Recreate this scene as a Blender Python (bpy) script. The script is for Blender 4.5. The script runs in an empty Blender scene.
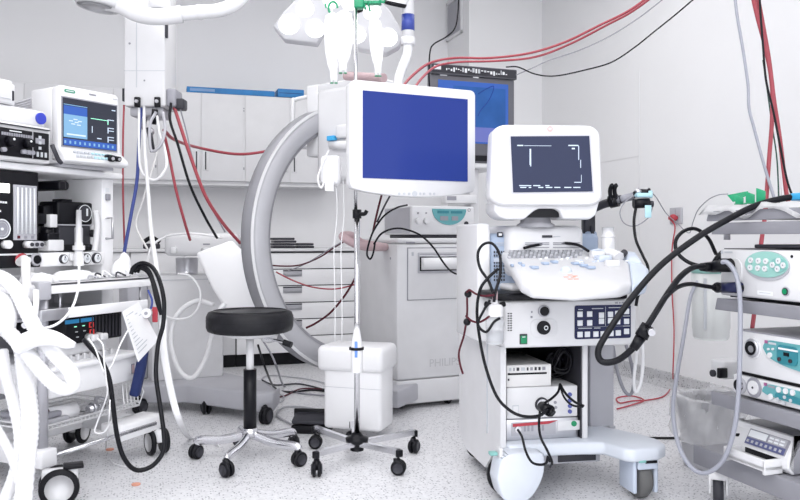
import bpy, bmesh, math, random
from mathutils import Vector, Matrix
random.seed(7)
SC = bpy.context.scene
COL = SC.collection
PI = math.pi
# ------------------------------------------------------------------ camera
FL = 778.0; CXP = 400.0; HYP = 238.0; EYE = 1.0
cam = bpy.data.cameras.new('camera'); camo = bpy.data.objects.new('camera', cam); COL.objects.link(camo)
camo.location = (0, 0, EYE); camo.rotation_euler = (PI/2, 0, 0)
cam.sensor_width = 36.0; cam.lens = FL/800*36; cam.shift_y = -(250-HYP)/800.0*1.0
cam.clip_start = 0.05; cam.clip_end = 60
SC.camera = camo
# ------------------------------------------------------------------ world and lights
w = bpy.data.worlds.new('world'); SC.world = w; w.use_nodes = True
w.node_tree.nodes['Background'].inputs[0].default_value = (0.94, 0.96, 1.0, 1)
w.node_tree.nodes['Background'].inputs[1].default_value = 1.45
SC.view_settings.view_transform = 'Standard'; SC.view_settings.look = 'None'
SC.view_settings.exposure = 0.66; SC.view_settings.gamma = 1; SC.view_settings.use_curve_mapping = False
def area(name, loc, rot, sx, sy, e, col=(1, .99, .98)):
    l = bpy.data.lights.new(name, 'AREA'); l.shape = 'RECTANGLE'; l.size = sx; l.size_y = sy; l.energy = e; l.color = col
    o = bpy.data.objects.new(name, l); COL.objects.link(o); o.location = loc; o.rotation_euler = rot
    return o
area('ceiling_light_front', (0.0, 1.6, 3.12), (0, 0, 0), 3.2, 1.6, 24)
area('ceiling_light_middle', (-0.4, 4.2, 3.12), (0, 0, math.radians(18)), 3.2, 1.2, 27)
area('added_fill_light', (-1.2, 0.0, 3.0), (math.radians(38), 0, 0), 3.4, 1.4, 60)  # unseen fill above the camera, added and tilted for more frontal light

# ------------------------------------------------------------------ materials
MATS = {}
def mat(name, col, rough=.5, metal=0., var=.03, scale=9., bump=0., emit=None, es=1., alpha=1., trans=0., coat=0.):
    if name in MATS: return MATS[name]
    m = bpy.data.materials.new(name); m.use_nodes = True; nt = m.node_tree; b = nt.nodes['Principled BSDF']
    b.inputs['Roughness'].default_value = rough; b.inputs['Metallic'].default_value = metal
    c = tuple(col)+(1,)
    b.inputs['Base Color'].default_value = c
    if var > 0:
        tc = nt.nodes.new('ShaderNodeTexCoord'); n = nt.nodes.new('ShaderNodeTexNoise'); r = nt.nodes.new('ShaderNodeValToRGB')
        n.inputs['Scale'].default_value = scale; n.inputs['Detail'].default_value = 4
        r.color_ramp.elements[0].position = .3; r.color_ramp.elements[1].position = .7
        r.color_ramp.elements[0].color = tuple(max(0, x*(1-var)) for x in col)+(1,)
        r.color_ramp.elements[1].color = tuple(min(1, x*(1+var)) for x in col)+(1,)
        nt.links.new(tc.outputs['Object'], n.inputs['Vector']); nt.links.new(n.outputs['Fac'], r.inputs['Fac'])
        nt.links.new(r.outputs['Color'], b.inputs['Base Color'])
        if bump > 0:
            bp = nt.nodes.new('ShaderNodeBump'); bp.inputs['Strength'].default_value = bump; bp.inputs['Distance'].default_value = .01
            nt.links.new(n.outputs['Fac'], bp.inputs['Height']); nt.links.new(bp.outputs['Normal'], b.inputs['Normal'])
    if name.startswith('screen_'): b.inputs['Specular IOR Level'].default_value = .12; b.inputs['Roughness'].default_value = .12
    if emit: b.inputs['Emission Color'].default_value = tuple(emit)+(1,); b.inputs['Emission Strength'].default_value = es
    if max(col) < .12 and metal == 0 and not emit: b.inputs['Specular IOR Level'].default_value = .22
    if alpha < 1: b.inputs['Alpha'].default_value = alpha
    if trans > 0: b.inputs['Transmission Weight'].default_value = trans
    if coat > 0: b.inputs['Coat Weight'].default_value = coat
    MATS[name] = m
    return m
def speckle(name, base, dark, scale=150, amt=.36, rough=.35):
    m = bpy.data.materials.new(name); m.use_nodes = True; nt = m.node_tree; b = nt.nodes['Principled BSDF']
    b.inputs['Roughness'].default_value = rough
    tc = nt.nodes.new('ShaderNodeTexCoord')
    v = nt.nodes.new('ShaderNodeTexVoronoi'); v.inputs['Scale'].default_value = scale
    rp = nt.nodes.new('ShaderNodeValToRGB'); rp.color_ramp.elements[0].position = amt*.55; rp.color_ramp.elements[1].position = amt
    n = nt.nodes.new('ShaderNodeTexNoise'); n.inputs['Scale'].default_value = scale*.55; n.inputs['Detail'].default_value = 2
    r2 = nt.nodes.new('ShaderNodeValToRGB'); r2.color_ramp.elements[0].position = .40; r2.color_ramp.elements[1].position = .62
    mx = nt.nodes.new('ShaderNodeMix'); mx.data_type = 'RGBA'
    mx2 = nt.nodes.new('ShaderNodeMix'); mx2.data_type = 'RGBA'
    nt.links.new(tc.outputs['Object'], v.inputs['Vector']); nt.links.new(tc.outputs['Object'], n.inputs['Vector'])
    nt.links.new(v.outputs['Distance'], rp.inputs['Fac']); nt.links.new(n.outputs['Fac'], r2.inputs['Fac'])
    mid = tuple(a*.86+d*.14 for a, d in zip(base, dark))
    mx2.inputs[6].default_value = mid+(1,); mx2.inputs[7].default_value = tuple(base)+(1,)
    nt.links.new(r2.outputs['Color'], mx2.inputs[0])
    vc = nt.nodes.new('ShaderNodeSeparateColor'); nt.links.new(v.outputs['Color'], vc.inputs['Color'])
    gt = nt.nodes.new('ShaderNodeMath'); gt.operation = 'GREATER_THAN'; gt.inputs[1].default_value = .42
    nt.links.new(vc.outputs['Red'], gt.inputs[0])
    mxx = nt.nodes.new('ShaderNodeMath'); mxx.operation = 'MAXIMUM'
    nt.links.new(rp.outputs['Color'], mxx.inputs[0]); nt.links.new(gt.outputs[0], mxx.inputs[1])
    mx.inputs[6].default_value = tuple(dark)+(1,)
    nt.links.new(mxx.outputs[0], mx.inputs[0]); nt.links.new(mx2.outputs[2], mx.inputs[7])
    nt.links.new(mx.outputs[2], b.inputs['Base Color'])
    return m
WHITE = mat('white_plastic', (.72, .72, .74), .35)
WHITE2 = mat('white_enamel', (.74, .74, .76), .25, var=.02)
WHITE3 = mat('bright_white_enamel', (.90, .90, .92), .3, var=.01)
WARM = mat('off_white_casing', (.78, .77, .77), .4)
LGREY = mat('light_grey_plastic', (.46, .46, .50), .4)
CABM = mat('cabinet_front', (.76, .76, .78), .45, var=.02)
MGREY = mat('mid_grey_paint', (.30, .30, .34), .42)
SHELF = mat('shelf_grey_metal', (.255, .255, .285), .38, var=.04)
DGREY = mat('dark_grey_plastic', (.045, .045, .055), .42)
BLACK = mat('black_plastic', (.006, .006, .009), .34)
RUBBER = mat('black_rubber', (.006, .006, .009), .42)
LEATHER = mat('black_leather', (.012, .012, .015), .42, var=.2, scale=40, bump=.15)
CHROME = mat('polished_steel', (.72, .72, .75), .18, 1., var=.04)
STEEL = mat('brushed_steel', (.60, .60, .63), .32, 1., var=.08)
RING = mat('ring_grey_metal', (.29, .29, .315), .4, .1, var=.03)
RINGS = mat('ring_side_grey', (.47, .47, .50), .4, .1, var=.03)
RED = mat('red_hose', (.36, .055, .075), .45)
MAROON = mat('maroon_rubber', (.09, .015, .025), .5)
REDB = mat('red_plastic', (.45, .04, .06), .45)
BLUEB = mat('blue_card', (.02, .20, .50), .5, var=.1)
BLUEH = mat('blue_hose', (.06, .09, .34), .5)
NAVY = mat('navy_fabric', (.015, .03, .13), .8, var=.2)
BLUEC = mat('blue_cap', (.03, .05, .45), .4)
PBLUE = mat('pale_blue_plastic', (.36, .44, .58), .45)
PBLUE2 = mat('faint_blue_plastic', (.56, .62, .73), .4)
TUBEB = mat('grey_blue_tubing', (.34, .35, .41), .3)
TEAL = mat('teal_panel', (.12, .37, .40), .4)
TEALD = mat('dark_teal_panel', (.03, .22, .27), .4)
MINT = mat('mint_panel', (.30, .56, .51), .4)
MINTD = mat('deep_mint_panel', (.22, .48, .45), .4)
GREEN = mat('green_plastic', (.01, .30, .14), .4, var=.08)
GREENS = mat('green_switch', (.0, .25, .10), .3)
AQUA = mat('pale_aqua_tape', (.42, .66, .74), .5)
CYANB = mat('bright_blue_tray', (.05, .40, .75), .4)
PINK = mat('pink_vinyl', (.55, .40, .42), .5)
ORANGE = mat('orange_stain', (.75, .35, .25), .6)
PAPER = mat('paper', (.86, .86, .88), .7)
CLOTH = mat('white_cloth', (.86, .86, .88), .85, bump=.5, scale=22)
TUBEW = mat('white_tubing', (.86, .86, .88), .35)
PANELB = mat('panel_navy', (.02, .024, .075), .4)
SCRB = mat('screen_blue', (.01, .015, .10), .35, var=0, emit=(.026, .056, .26), es=.5)
SCRD = mat('screen_dark', (.02, .024, .045), .15, var=0, emit=(.035, .042, .085), es=.5)
SCRG = mat('screen_charcoal', (.02, .022, .03), .15, var=0, emit=(.035, .038, .055), es=.5)
SCRBL = mat('screen_sky_blue', (.015, .05, .17), .15, var=.35, scale=5, emit=(.03, .10, .30), es=.45)
SCRLB = mat('screen_pale_blue', (.1, .2, .3), .2, var=0, emit=(.20, .36, .56), es=.5)
SCRMB = mat('screen_mid_blue', (.02, .05, .2), .2, var=0, emit=(.04, .10, .34), es=.6)
SCRW = mat('screen_white_trace', (.3, .35, .4), .3, var=0, emit=(.50, .58, .75), es=.6)
SCRGR = mat('screen_green_trace', (.3, .7, .5), .3, var=0, emit=(.3, .85, .6), es=.7)
LEDR = mat('red_display', (.4, .02, .02), .3, var=0, emit=(.7, .05, .05), es=.4)
LEDB = mat('blue_display', (.02, .15, .3), .3, var=0, emit=(.02, .2, .45), es=.3)
LAMPON = mat('lit_indicator', (.9, .9, .9), .3, var=0, emit=(1, .98, .92), es=3.)
GLASSY = mat('clear_plastic', (.80, .82, .85), .12, var=0, alpha=.38)
FROST = mat('frosted_plastic', (.80, .82, .82), .3, var=.03, alpha=.72)
BAGP = mat('clear_bin_liner', (.93, .93, .95), .18, var=.04, scale=18, alpha=.34, bump=1.)
WALLM = mat('wall_paint', (.86, .86, .88), .6, var=.015, scale=1.2)
WALLR = mat('wall_paint_right', (.84, .84, .855), .6, var=.015, scale=1.2)
CEILM = mat('ceiling_paint', (.85, .85, .85), .7, var=.01)
FLOORM = speckle('speckled_floor', (.78, .78, .805), (.16, .16, .19), 92, .40)
BASEM = speckle('speckled_cove', (.58, .58, .60), (.18, .18, .20), 80, .5)
LENS = mat('lamp_lens', (.9, .9, .9), .15, var=0, emit=(1, 1, 1), es=.9)
PETAL = mat('lamp_housing', (.52, .52, .55), .35)
MARK = mat('grey_marking', (.30, .30, .34), .5, var=0)
PMARK = mat('pale_marking', (.52, .54, .58), .5, var=0)
WMARK = mat('white_marking_and_glint', (.80, .82, .85), .5, var=0)
KEYM = mat('grey_keys', (.32, .33, .36), .5)
LEGEND = mat('embossed_lettering', (.55, .55, .57), .5, var=0)

# ------------------------------------------------------------------ frames (a plan position and a heading)
def P(px, py, D): return Vector(((px-CXP)*D/FL, D, EYE-(py-HYP)*D/FL))
class Frame:
    def __init__(s, ox, oy, deg):
        a = math.radians(deg); s.o = (ox, oy); s.a = a
        s.ex = (math.cos(a), math.sin(a)); s.ey = (-math.sin(a), math.cos(a))
    def W(s, x, y, z): return Vector((s.o[0]+x*s.ex[0]+y*s.ey[0], s.o[1]+x*s.ex[1]+y*s.ey[1], z))
    def L(s, v):
        dx, dy = v[0]-s.o[0], v[1]-s.o[1]
        return Vector((dx*s.ex[0]+dy*s.ex[1], dx*s.ey[0]+dy*s.ey[1], v[2]))
    def at(s, px, py, yo):            # where the sight line meets the vertical plane y = yo of this frame
        r = (px-CXP)/FL
        ax = s.o[0]+yo*s.ey[0]; ay = s.o[1]+yo*s.ey[1]
        t = (r*ay-ax)/(s.ex[0]-r*s.ex[1]); D = ay+t*s.ex[1]
        return Vector((t, yo, EYE-(py-HYP)*D/FL))
    def x(s, px, yo): return s.at(px, HYP, yo)[0]
    def z(s, px, py, yo): return s.at(px, py, yo)[2]
WF = Frame(0, 0, 0)

# ------------------------------------------------------------------ mesh builder
def catmull(pts, n=6):
    P_ = [Vector(p) for p in pts]
    if len(P_) < 3: return P_
    out = []; P2 = [P_[0]*2-P_[1]]+P_+[P_[-1]*2-P_[-2]]
    for i in range(1, len(P2)-2):
        a, b, c, d = P2[i-1:i+3]
        for k in range(n):
            t = k/n
            out.append(.5*((2*b)+(c-a)*t+(2*a-5*b+4*c-d)*t*t+(3*b-a-3*c+d)*t**3))
    out.append(P_[-1]); return out
class MB:
    def __init__(s): s.bm = bmesh.new(); s.mats = []
    def mi(s, m):
        if m is None: return 0
        if m not in s.mats: s.mats.append(m)
        return s.mats.index(m)
    def add(s, tb, m, mtx=None):
        i = s.mi(m); vm = {}
        for v in tb.verts: vm[v] = s.bm.verts.new(mtx @ v.co if mtx else v.co)
        for f in tb.faces:
            try: nf = s.bm.faces.new([vm[v] for v in f.verts]); nf.material_index = i; nf.smooth = f.smooth
            except ValueError: pass
        tb.free(); return s
    def box(s, x0, x1, y0, y1, z0, z1, m=None, bev=0., seg=2, mtx=None, taper=None):
        tb = bmesh.new(); bmesh.ops.create_cube(tb, size=1)
        x0, x1 = min(x0, x1), max(x0, x1); y0, y1 = min(y0, y1), max(y0, y1); z0, z1 = min(z0, z1), max(z0, z1)
        for v in tb.verts:
            v.co = Vector((x0+(v.co.x+.5)*(x1-x0), y0+(v.co.y+.5)*(y1-y0), z0+(v.co.z+.5)*(z1-z0)))
        if taper:
            cx, cz = (x0+x1)/2, (z0+z1)/2
            for v in tb.verts:
                if abs(v.co.y-y1) < 1e-6: v.co.x = cx+(v.co.x-cx)*taper[0]; v.co.z = cz+(v.co.z-cz)*taper[1]
        bev = min(bev, (x1-x0)*.49, (y1-y0)*.49, (z1-z0)*.49)
        if bev > 0:
            bmesh.ops.bevel(tb, geom=tb.edges[:], offset=bev, segments=seg, profile=.5, affect='EDGES')
            for f in tb.faces: f.smooth = True
        return s.add(tb, m, mtx)
    def cyl(s, a, b, r0, r1=None, m=None, n=20, smooth=True):
        if r1 is None: r1 = r0
        a, b = Vector(a), Vector(b); d = b-a; L = d.length
        tb = bmesh.new(); bmesh.ops.create_cone(tb, cap_ends=True, segments=n, radius1=r0, radius2=max(r1, 1e-5), depth=L)
        for f in tb.faces: f.smooth = smooth and len(f.verts) == 4
        q = d.to_track_quat('Z', 'Y'); return s.add(tb, m, Matrix.Translation((a+b)/2) @ q.to_matrix().to_4x4())
    def lathe(s, prof, c, axis=(0, 0, 1), m=None, n=24, sx=1., sy=1.):
        tb = bmesh.new(); rings = []
        for r, z in prof:
            rings.append([tb.verts.new((math.cos(2*PI*k/n)*r*sx, math.sin(2*PI*k/n)*r*sy, z)) for k in range(n)] if r > 1e-6 else [tb.verts.new((0, 0, z))])
        for a, b in zip(rings, rings[1:]):
            for k in range(n):
                k2 = (k+1) % n
                if len(a) == 1 and len(b) == 1: continue
                if len(a) == 1: f = tb.faces.new((a[0], b[k], b[k2]))
                elif len(b) == 1: f = tb.faces.new((a[k2], a[k], b[0]))
                else: f = tb.faces.new((a[k], a[k2], b[k2], b[k]))
                f.smooth = True
        for R_ in (rings[0], rings[-1]):
            if len(R_) > 2:
                try: tb.faces.new(R_)
                except ValueError: pass
        q = Vector(axis).normalized().to_track_quat('Z', 'Y')
        if Vector(axis).normalized().z > .999: q = Matrix.Identity(3).to_quaternion()
        return s.add(tb, m, Matrix.Translation(Vector(c)) @ q.to_matrix().to_4x4())
    def sph(s, c, r, m=None, sx=1, sy=1, sz=1):
        tb = bmesh.new(); bmesh.ops.create_uvsphere(tb, u_segments=18, v_segments=10, radius=r)
        for f in tb.faces: f.smooth = True
        return s.add(tb, m, Matrix.Translation(Vector(c)) @ Matrix.Diagonal((sx, sy, sz, 1)))
    def tube(s, pts, r, m=None, n=8, k=6, rf=None, flat=1., smooth=True):
        pl = catmull(pts, k) if smooth else [Vector(p) for p in pts]
        tb = bmesh.new(); up = Vector((0, 0, 1)); prev = None; rings = []; N = len(pl)
        for i, p in enumerate(pl):
            t = (pl[min(i+1, N-1)]-pl[max(i-1, 0)])
            if t.length < 1e-9: t = Vector((0, 0, 1))
            t.normalize()
            if prev is None:
                a = up if abs(t.z) < .95 else Vector((1, 0, 0)); u = (a-t*a.dot(t)).normalized()
            else:
                u = prev-t*prev.dot(t)
                u = u.normalized() if u.length > 1e-6 else prev
            prev = u; v = t.cross(u); rr = r*(rf(i/(N-1), i) if rf else 1)
            rings.append([tb.verts.new(p+(u*math.cos(2*PI*j/n)+v*math.sin(2*PI*j/n)*flat)*rr) for j in range(n)])
        for a, b in zip(rings, rings[1:]):
            for j in range(n):
                f = tb.faces.new((a[j], a[(j+1) % n], b[(j+1) % n], b[j])); f.smooth = True
        tb.faces.new(rings[0]); tb.faces.new(rings[-1]); return s.add(tb, m)
    def prism(s, pts, ext, m=None, bev=0., seg=2):     # closed outline (3D points) extruded by the vector ext
        tb = bmesh.new(); ext = Vector(ext)
        a = [tb.verts.new(Vector(p)) for p in pts]; b = [tb.verts.new(Vector(p)+ext) for p in pts]; n = len(pts)
        tb.faces.new(a[::-1]); tb.faces.new(b)
        for i in range(n): tb.faces.new((a[i], a[(i+1) % n], b[(i+1) % n], b[i]))
        bmesh.ops.recalc_face_normals(tb, faces=tb.faces[:])
        if bev > 0:
            bmesh.ops.bevel(tb, geom=tb.edges[:], offset=bev, segments=seg, profile=.5, affect='EDGES')
            for f in tb.faces: f.smooth = True
        return s.add(tb, m)
    def rrect(s, x0, x1, z0, z1, y0, y1, r, m=None, bev=0.):   # rounded rectangle panel in the xz plane, thick in y
        pts = []; r = min(r, abs(x1-x0)/2.01, abs(z1-z0)/2.01)
        for cx, cz, a0 in ((x1-r, z1-r, 0), (x0+r, z1-r, 90), (x0+r, z0+r, 180), (x1-r, z0+r, 270)):
            for k in range(6):
                a = math.radians(a0+18*k); pts.append((cx+r*math.cos(a), y0, cz+r*math.sin(a)))
        return s.prism(pts, (0, y1-y0, 0), m, bev)
    def disc(s, x, z, r, y0, y1, m=None, rz=None, n=20):       # round plate in the xz plane
        rz = rz or r
        pts = [(x+r*math.cos(2*PI*k/n), y0, z+rz*math.sin(2*PI*k/n)) for k in range(n)]
        return s.prism(pts, (0, y1-y0, 0), m)
    def ringz(s, x, z, r, y, t, m=None, n=24):
        pts = [(x+r*math.cos(2*PI*k/n), y, z+r*math.sin(2*PI*k/n)) for k in range(n+1)]
        return s.tube(pts, t, m, n=6, smooth=False)
    def link(s, name, m, parent=None, off=(0, 0, 0)):
        me = bpy.data.meshes.new(name)
        if off != (0, 0, 0): bmesh.ops.translate(s.bm, verts=s.bm.verts[:], vec=-Vector(off))
        # None-material faces use m
        s.bm.to_mesh(me); s.bm.free()
        for k in s.mats: me.materials.append(k)
        o = bpy.data.objects.new(name, me); COL.objects.link(o)
        if parent: o.parent = parent
        return o
class Thing:
    def __init__(s, name, label, cat, fr=WF, base=(0, 0, 0), group=None, kind=None):
        s.fr = fr; s.b = tuple(base); s.o = bpy.data.objects.new(name, None); COL.objects.link(s.o)
        s.o.empty_display_size = .1; s.o.location = fr.W(*base); s.o.rotation_euler = (0, 0, fr.a)
        tagp(s.o, label, cat, group, kind)
    def part(s, name, mb, parent=None, label=None):
        o = mb.link(name, None, s.o if parent is None else parent, s.b)
        if label: o['label'] = label
        return o
def tagp(o, label=None, cat=None, group=None, kind=None):
    if label: o['label'] = label
    if cat: o['category'] = cat
    if group: o['group'] = group
    if kind: o['kind'] = kind
def solo(name, mb, label, cat, fr=WF, group=None, base=None, kind=None):   # a thing that is one mesh
    vs = [v.co for v in mb.bm.verts]
    if base is None:
        base = (sum(v.x for v in vs)/len(vs), sum(v.y for v in vs)/len(vs), min(v.z for v in vs))
    o = mb.link(name, None, None, tuple(base)); o.location = fr.W(*base); o.rotation_euler = (0, 0, fr.a)
    tagp(o, label, cat, group, kind); return o
def struct(name, mb, fr): o = solo(name, mb, None, None, fr, kind='structure'); return o
def copy_tree(o, parent=None):
    c = o.copy(); COL.objects.link(c)
    if parent: c.parent = parent
    for ch in list(o.children): copy_tree(ch, c)
    return c
def text(th, name, s_, pos, size, m, parent=None, flip=False, rotz=0., tilt=PI/2):
    cu = bpy.data.curves.new('t', 'FONT'); cu.body = s_; cu.size = size; cu.extrude = .0006; cu.align_x = 'LEFT'
    to = bpy.data.objects.new('t', cu); COL.objects.link(to)
    dg = bpy.context.evaluated_depsgraph_get(); me = bpy.data.meshes.new_from_object(to.evaluated_get(dg))
    bpy.data.objects.remove(to); me.name = name; me.materials.clear(); me.materials.append(m)
    o = bpy.data.objects.new(name, me); COL.objects.link(o); o.parent = parent or th.o
    o.location = Vector(pos)-Vector(th.b); o.rotation_euler = (tilt, 0, rotz); return o
RSC = {'gas_hose': .68, 'power_cable': .62, 'data_cable': .68, 'camera_cable': .6, 'monitor_cable': .78, 'floor_cable': .8, 'endoscope_cable': .86, 'suction_tube': .85, 'breathing_hose': .80, 'drip_line': .8, 'white_lead': .7, 'loop_cable': .8}
def cable(name, pts, r, m, label, group=None, n=8, rf=None, k=6, cat='cable'):
    r *= RSC.get(name, 1); mb = MB(); mb.tube([P(*p) if len(p) == 3 else Vector(p[:3]) for p in pts], r, m, n=n, rf=rf, k=k)
    return solo(name, mb, label, cat, WF, group)
def FZ(px, py, z=0.008):              # point on the floor plane (height z) at a pixel
    D = (EYE-z)*FL/(py-HYP); v = P(px, py, D); return (v.x, v.y, v.z, 0)

exec_sections = True
# ================================================================== THE ROOM
R = Frame(1.259, 6.9, 18)
mb = MB().box(-6.5, 1.2, -9, 1.0, -.06, 0, FLOORM); struct('floor', mb, R)
mb = MB().box(-6.5, 1.2, -9, 1.0, 3.2, 3.26, CEILM); struct('ceiling', mb, R)
mb = MB().box(-5.0, -.70, .5, .62, 0, 3.2, WALLM); struct('wall_back', mb, R)
mb = MB().box(-.70, .12, 0, .62, 0, 3.2, WALLR); struct('wall_pillar', mb, R)
mb = MB().box(0, .12, -6.6, 0, 0, 3.2, WALLR)
struct('wall_right', mb, R)
mb = MB().box(-5.12, -5.0, -6.6, .62, 0, 3.2, WALLM); struct('wall_left', mb, R)
mb = MB().prism([(0, -6.6, 0), (-.05, -6.6, 0), (-.02, -6.6, .015), (-.008, -6.6, .04), (-.006, -6.6, .095), (0, -6.6, .1)], (0, 6.6, 0), BASEM); struct('baseboard_right', mb, R)
mb = MB().prism([(-.70, 0, 0), (-.70, -.05, 0), (-.70, -.02, .015), (-.70, -.008, .04), (-.70, -.006, .095), (-.70, 0, .1)], (.70, 0, 0), BASEM); struct('baseboard_back', mb, R)
# thin panel joints on the right wall
mb = MB().box(-.003, 0, -1.44, -1.434, .1, 2.2, MARK if False else CABM).box(-.003, 0, -1.44, -.9, 1.58, 1.586, CABM); struct('trim_1', mb, R)
# wall vent on the side of the pillar
vx = -.70
def pil(px, py):      # on the pillar's side face x = -.70
    r = (px-CXP)/FL; ax = R.o[0]+vx*R.ex[0]; ay = R.o[1]+vx*R.ex[1]
    t = (r*ay-ax)/(R.ey[0]-r*R.ey[1]); D = ay+t*R.ey[1]; return (vx, t, EYE-(py-HYP)*D/FL)
a = pil(448, 40); b = pil(463, 20)
y0, y1 = sorted((a[1], b[1]))
t = Thing('wall_vent', 'tall grey slatted vent in a white frame, high beside the dark monitor', 'vent', R, (vx, (y0+y1)/2, 2.3))
z0 = 2.80; z1 = 3.15
mb = MB()
for q in ((y0, y1, z0, z0+.025), (y0, y1, z1-.025, z1), (y0, y0+.025, z0, z1), (y1-.025, y1, z0, z1)): mb.box(vx-.02, vx, q[0], q[1], q[2], q[3], WHITE)
t.part('frame', mb)
mb = MB().box(vx-.006, vx, y0+.025, y1-.025, z0+.025, z1-.025, MGREY)
for k in range(26): zz = z0+.03+k*(z1-z0-.06)/26; mb.box(vx-.016, vx-.004, y0+.025, y1-.025, zz, zz+.008, LGREY)
t.part('grille', mb)

# upper wall cabinets
upy = .13; doors = [-21, 24, 68, 113, 157, 201, 245, 290, 334]
zb = R.z(230, 181.5, upy); zt = R.z(230, 94, upy)
for i, (lab) in enumerate(['grey wall cabinet at the far left behind the boxed patient monitor', 'grey wall cabinet behind the ceiling column, partly behind its hoses', 'grey wall cabinet with two slim white grips, under the long blue box', 'grey wall cabinet above the white arch of the C-arm, rightmost of the wall cabinets']):
    xa, xm, xb = (R.x(doors[2*i+k], upy) for k in range(3)); xb = min(xb, xb)
    t = Thing('wall_cabinet', lab, 'cabinet', R, ((xa+xb)/2, .3, zb), 'wall cabinets over the counter')
    t.part('body', MB().box(xa, xb, upy+.018, .5, zb, zt, CABM, .002).box(xa, xb, upy+.03, .5, zb-.03, zb, CABM))
    for (u, v, s_) in ((xa, xm, 1), (xm, xb, -1)):
        d = t.part('door', MB().box(u+.002 if s_ == 1 else u+.001, v-.001 if s_ == 1 else v-.002, upy, upy+.018, zb+.004, zt-.004, CABM, .0015))
        hx = v-.035 if s_ == 1 else u+.035
        t.part('handle', MB().box(hx-.022, hx+.022, upy-.006, upy, zb+.08, zb+.24, WHITE2, .003).box(hx-.005, hx+.005, upy-.008, upy-.001, zb+.09, zb+.23, DGREY), d)
    mb = MB()
    for z in (zb+.1, zb+.11, zt-.11, zt-.13): mb.cyl((xb-.009, upy-.003, z), (xb-.009, upy+.001, z), .006, m=MARK, n=8)
    mb.box(xb-.018, xb, upy-.0015, upy+.018, zb+.004, zt-.004, WHITE2)
    t.part('edge_strip', mb)
# long blue boxes on the wall cabinets
za = zt+.001
solo('flat_box', MB().box(R.x(187, upy), R.x(275, upy), upy+.02, upy+.12, za, za+.045, BLUEB, .002).box(R.x(190, upy), R.x(215, upy), upy+.0185, upy+.02, za+.012, za+.034, mat('blue_print', (.2, .35, .6), .5)),
     'long thin blue box lying on the wall cabinets', 'box', R)
solo('flat_box', MB().box(R.x(278, upy), R.x(304, upy), upy+.0, upy+.2, za, za+.066, BLUEB, .002).box(R.x(279, upy), R.x(303, upy), upy-.001, upy, za+.03, za+.034, NAVY),
     'short thick blue box on the wall cabinets beside the C-arm housing', 'box', R)

# base cabinets and worktop
cf = -.1
zc = R.z(300, 251, cf)
base_px = [20, 130, 236, 357]
mb = MB().box(-4.9, R.x(357, cf)+.25, cf-.02, .498, zc-.002, zc+.02, WHITE2, .004)
solo('worktop', mb, 'long white worktop along the back wall', 'worktop', R)
for i, lab in enumerate(['white base cabinet behind the anaesthesia trolley', 'white base cabinet behind the C-arm column', 'white drawer unit seen through the opening of the C-arm']):
    xa, xb = R.x(base_px[i], cf)+.002, R.x(base_px[i+1], cf)-.002
    t = Thing('base_cabinet', lab, 'cabinet', R, ((xa+xb)/2, .2, 0), 'base cabinets under the worktop')
    t.part('body', MB().box(xa, xb, cf+.02, .498, .1, zc-.003, DGREY if i == 2 else CABM, .002))
    t.part('toe_kick', MB().box(xa, xb, cf+.06, .5, 0, .1, BLACK))
    ys = [252.5, 269, 285.5, 302.5, 319, 336, 352.5]
    for k in range(6):
        if i == 2:
            z1_, z0_ = R.z(300, ys[k], cf)-.004, R.z(300, ys[k+1], cf)+.004
            d = t.part('drawer', MB().box(xa+.004, xb-.004, cf, cf+.02, z0_, z1_, WHITE3, .002))
            if k > 0:
                hx0, hx1 = R.x(283, cf), R.x(302, cf)
                t.part('handle', MB().box(hx0, hx1, cf-.003, cf, z1_-.055, z1_-.006, LGREY, .001).box(hx0, hx1, cf-.005, cf, z1_-.012, z1_-.003, DGREY).box(hx0+.01, hx1-.01, cf-.02, cf-.012, z1_-.04, z1_-.03, STEEL).box(hx0+.01, hx0+.018, cf-.02, cf, z1_-.04, z1_-.03, STEEL).box(hx1-.018, hx1-.01, cf-.02, cf, z1_-.04, z1_-.03, STEEL), d)
    if i < 2:
        xm = (xa+xb)/2
        for (u, v, s_) in ((xa, xm, 1), (xm, xb, -1)):
            d = t.part('door', MB().box(u+.003, v-.003, cf, cf+.02, .105, zc-.008, WHITE2, .002))
            hx = v-.05 if s_ == 1 else u+.05
            t.part('handle', MB().tube([(hx, cf, zc-.1), (hx, cf-.03, zc-.1), (hx, cf-.03, zc-.22), (hx, cf, zc-.22)], .005, STEEL, smooth=False), d)
# dark folded cloths and papers on the worktop
def stack(x0, x1, y0, y1, z0, n, h, m, jit=.012):
    mb = MB()
    for k in range(n):
        j = random.uniform(-jit, jit); mb.box(x0+j, x1+j, y0, y1, z0+k*h, z0+(k+.85)*h, m, h*.3)
    return mb
zw = zc+.02
solo('folded_cloths', stack(R.x(273, .1), R.x(295, .1), .05, .25, zw, 4, .022, DGREY), 'tall pile of dark grey folded cloths on the worktop', 'cloth', R)
solo('folded_cloths', stack(R.x(297, .1), R.x(313, .1), .05, .22, zw, 2, .022, DGREY), 'low pile of dark grey folded cloths on the worktop, the smaller one', 'cloth', R)
solo('instrument_box', MB().box(R.x(222, .1), R.x(245, .1), .05, .3, zw, zw+.05, DGREY, .005).box(R.x(224, .1), R.x(244, .1), .045, .3, zw+.052, zw+.085, WHITE2, .004).box(R.x(226, .1), R.x(242, .1), .044, .046, zw+.06, zw+.075, MARK), 'white and dark box on the worktop beside the C-arm', 'box', R)
solo('desk_phone', MB().box(R.x(143, .1), R.x(160, .1), .02, .2, zw, zw+.04, DGREY, .01).tube([(R.x(143, .1), .05, zw+.05), ((R.x(143, .1)+R.x(160, .1))/2, .05, zw+.085), (R.x(160, .1), .05, zw+.05)], .016, BLACK), 'dark phone lying on the worktop behind the white hoses', 'phone', R)

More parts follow.
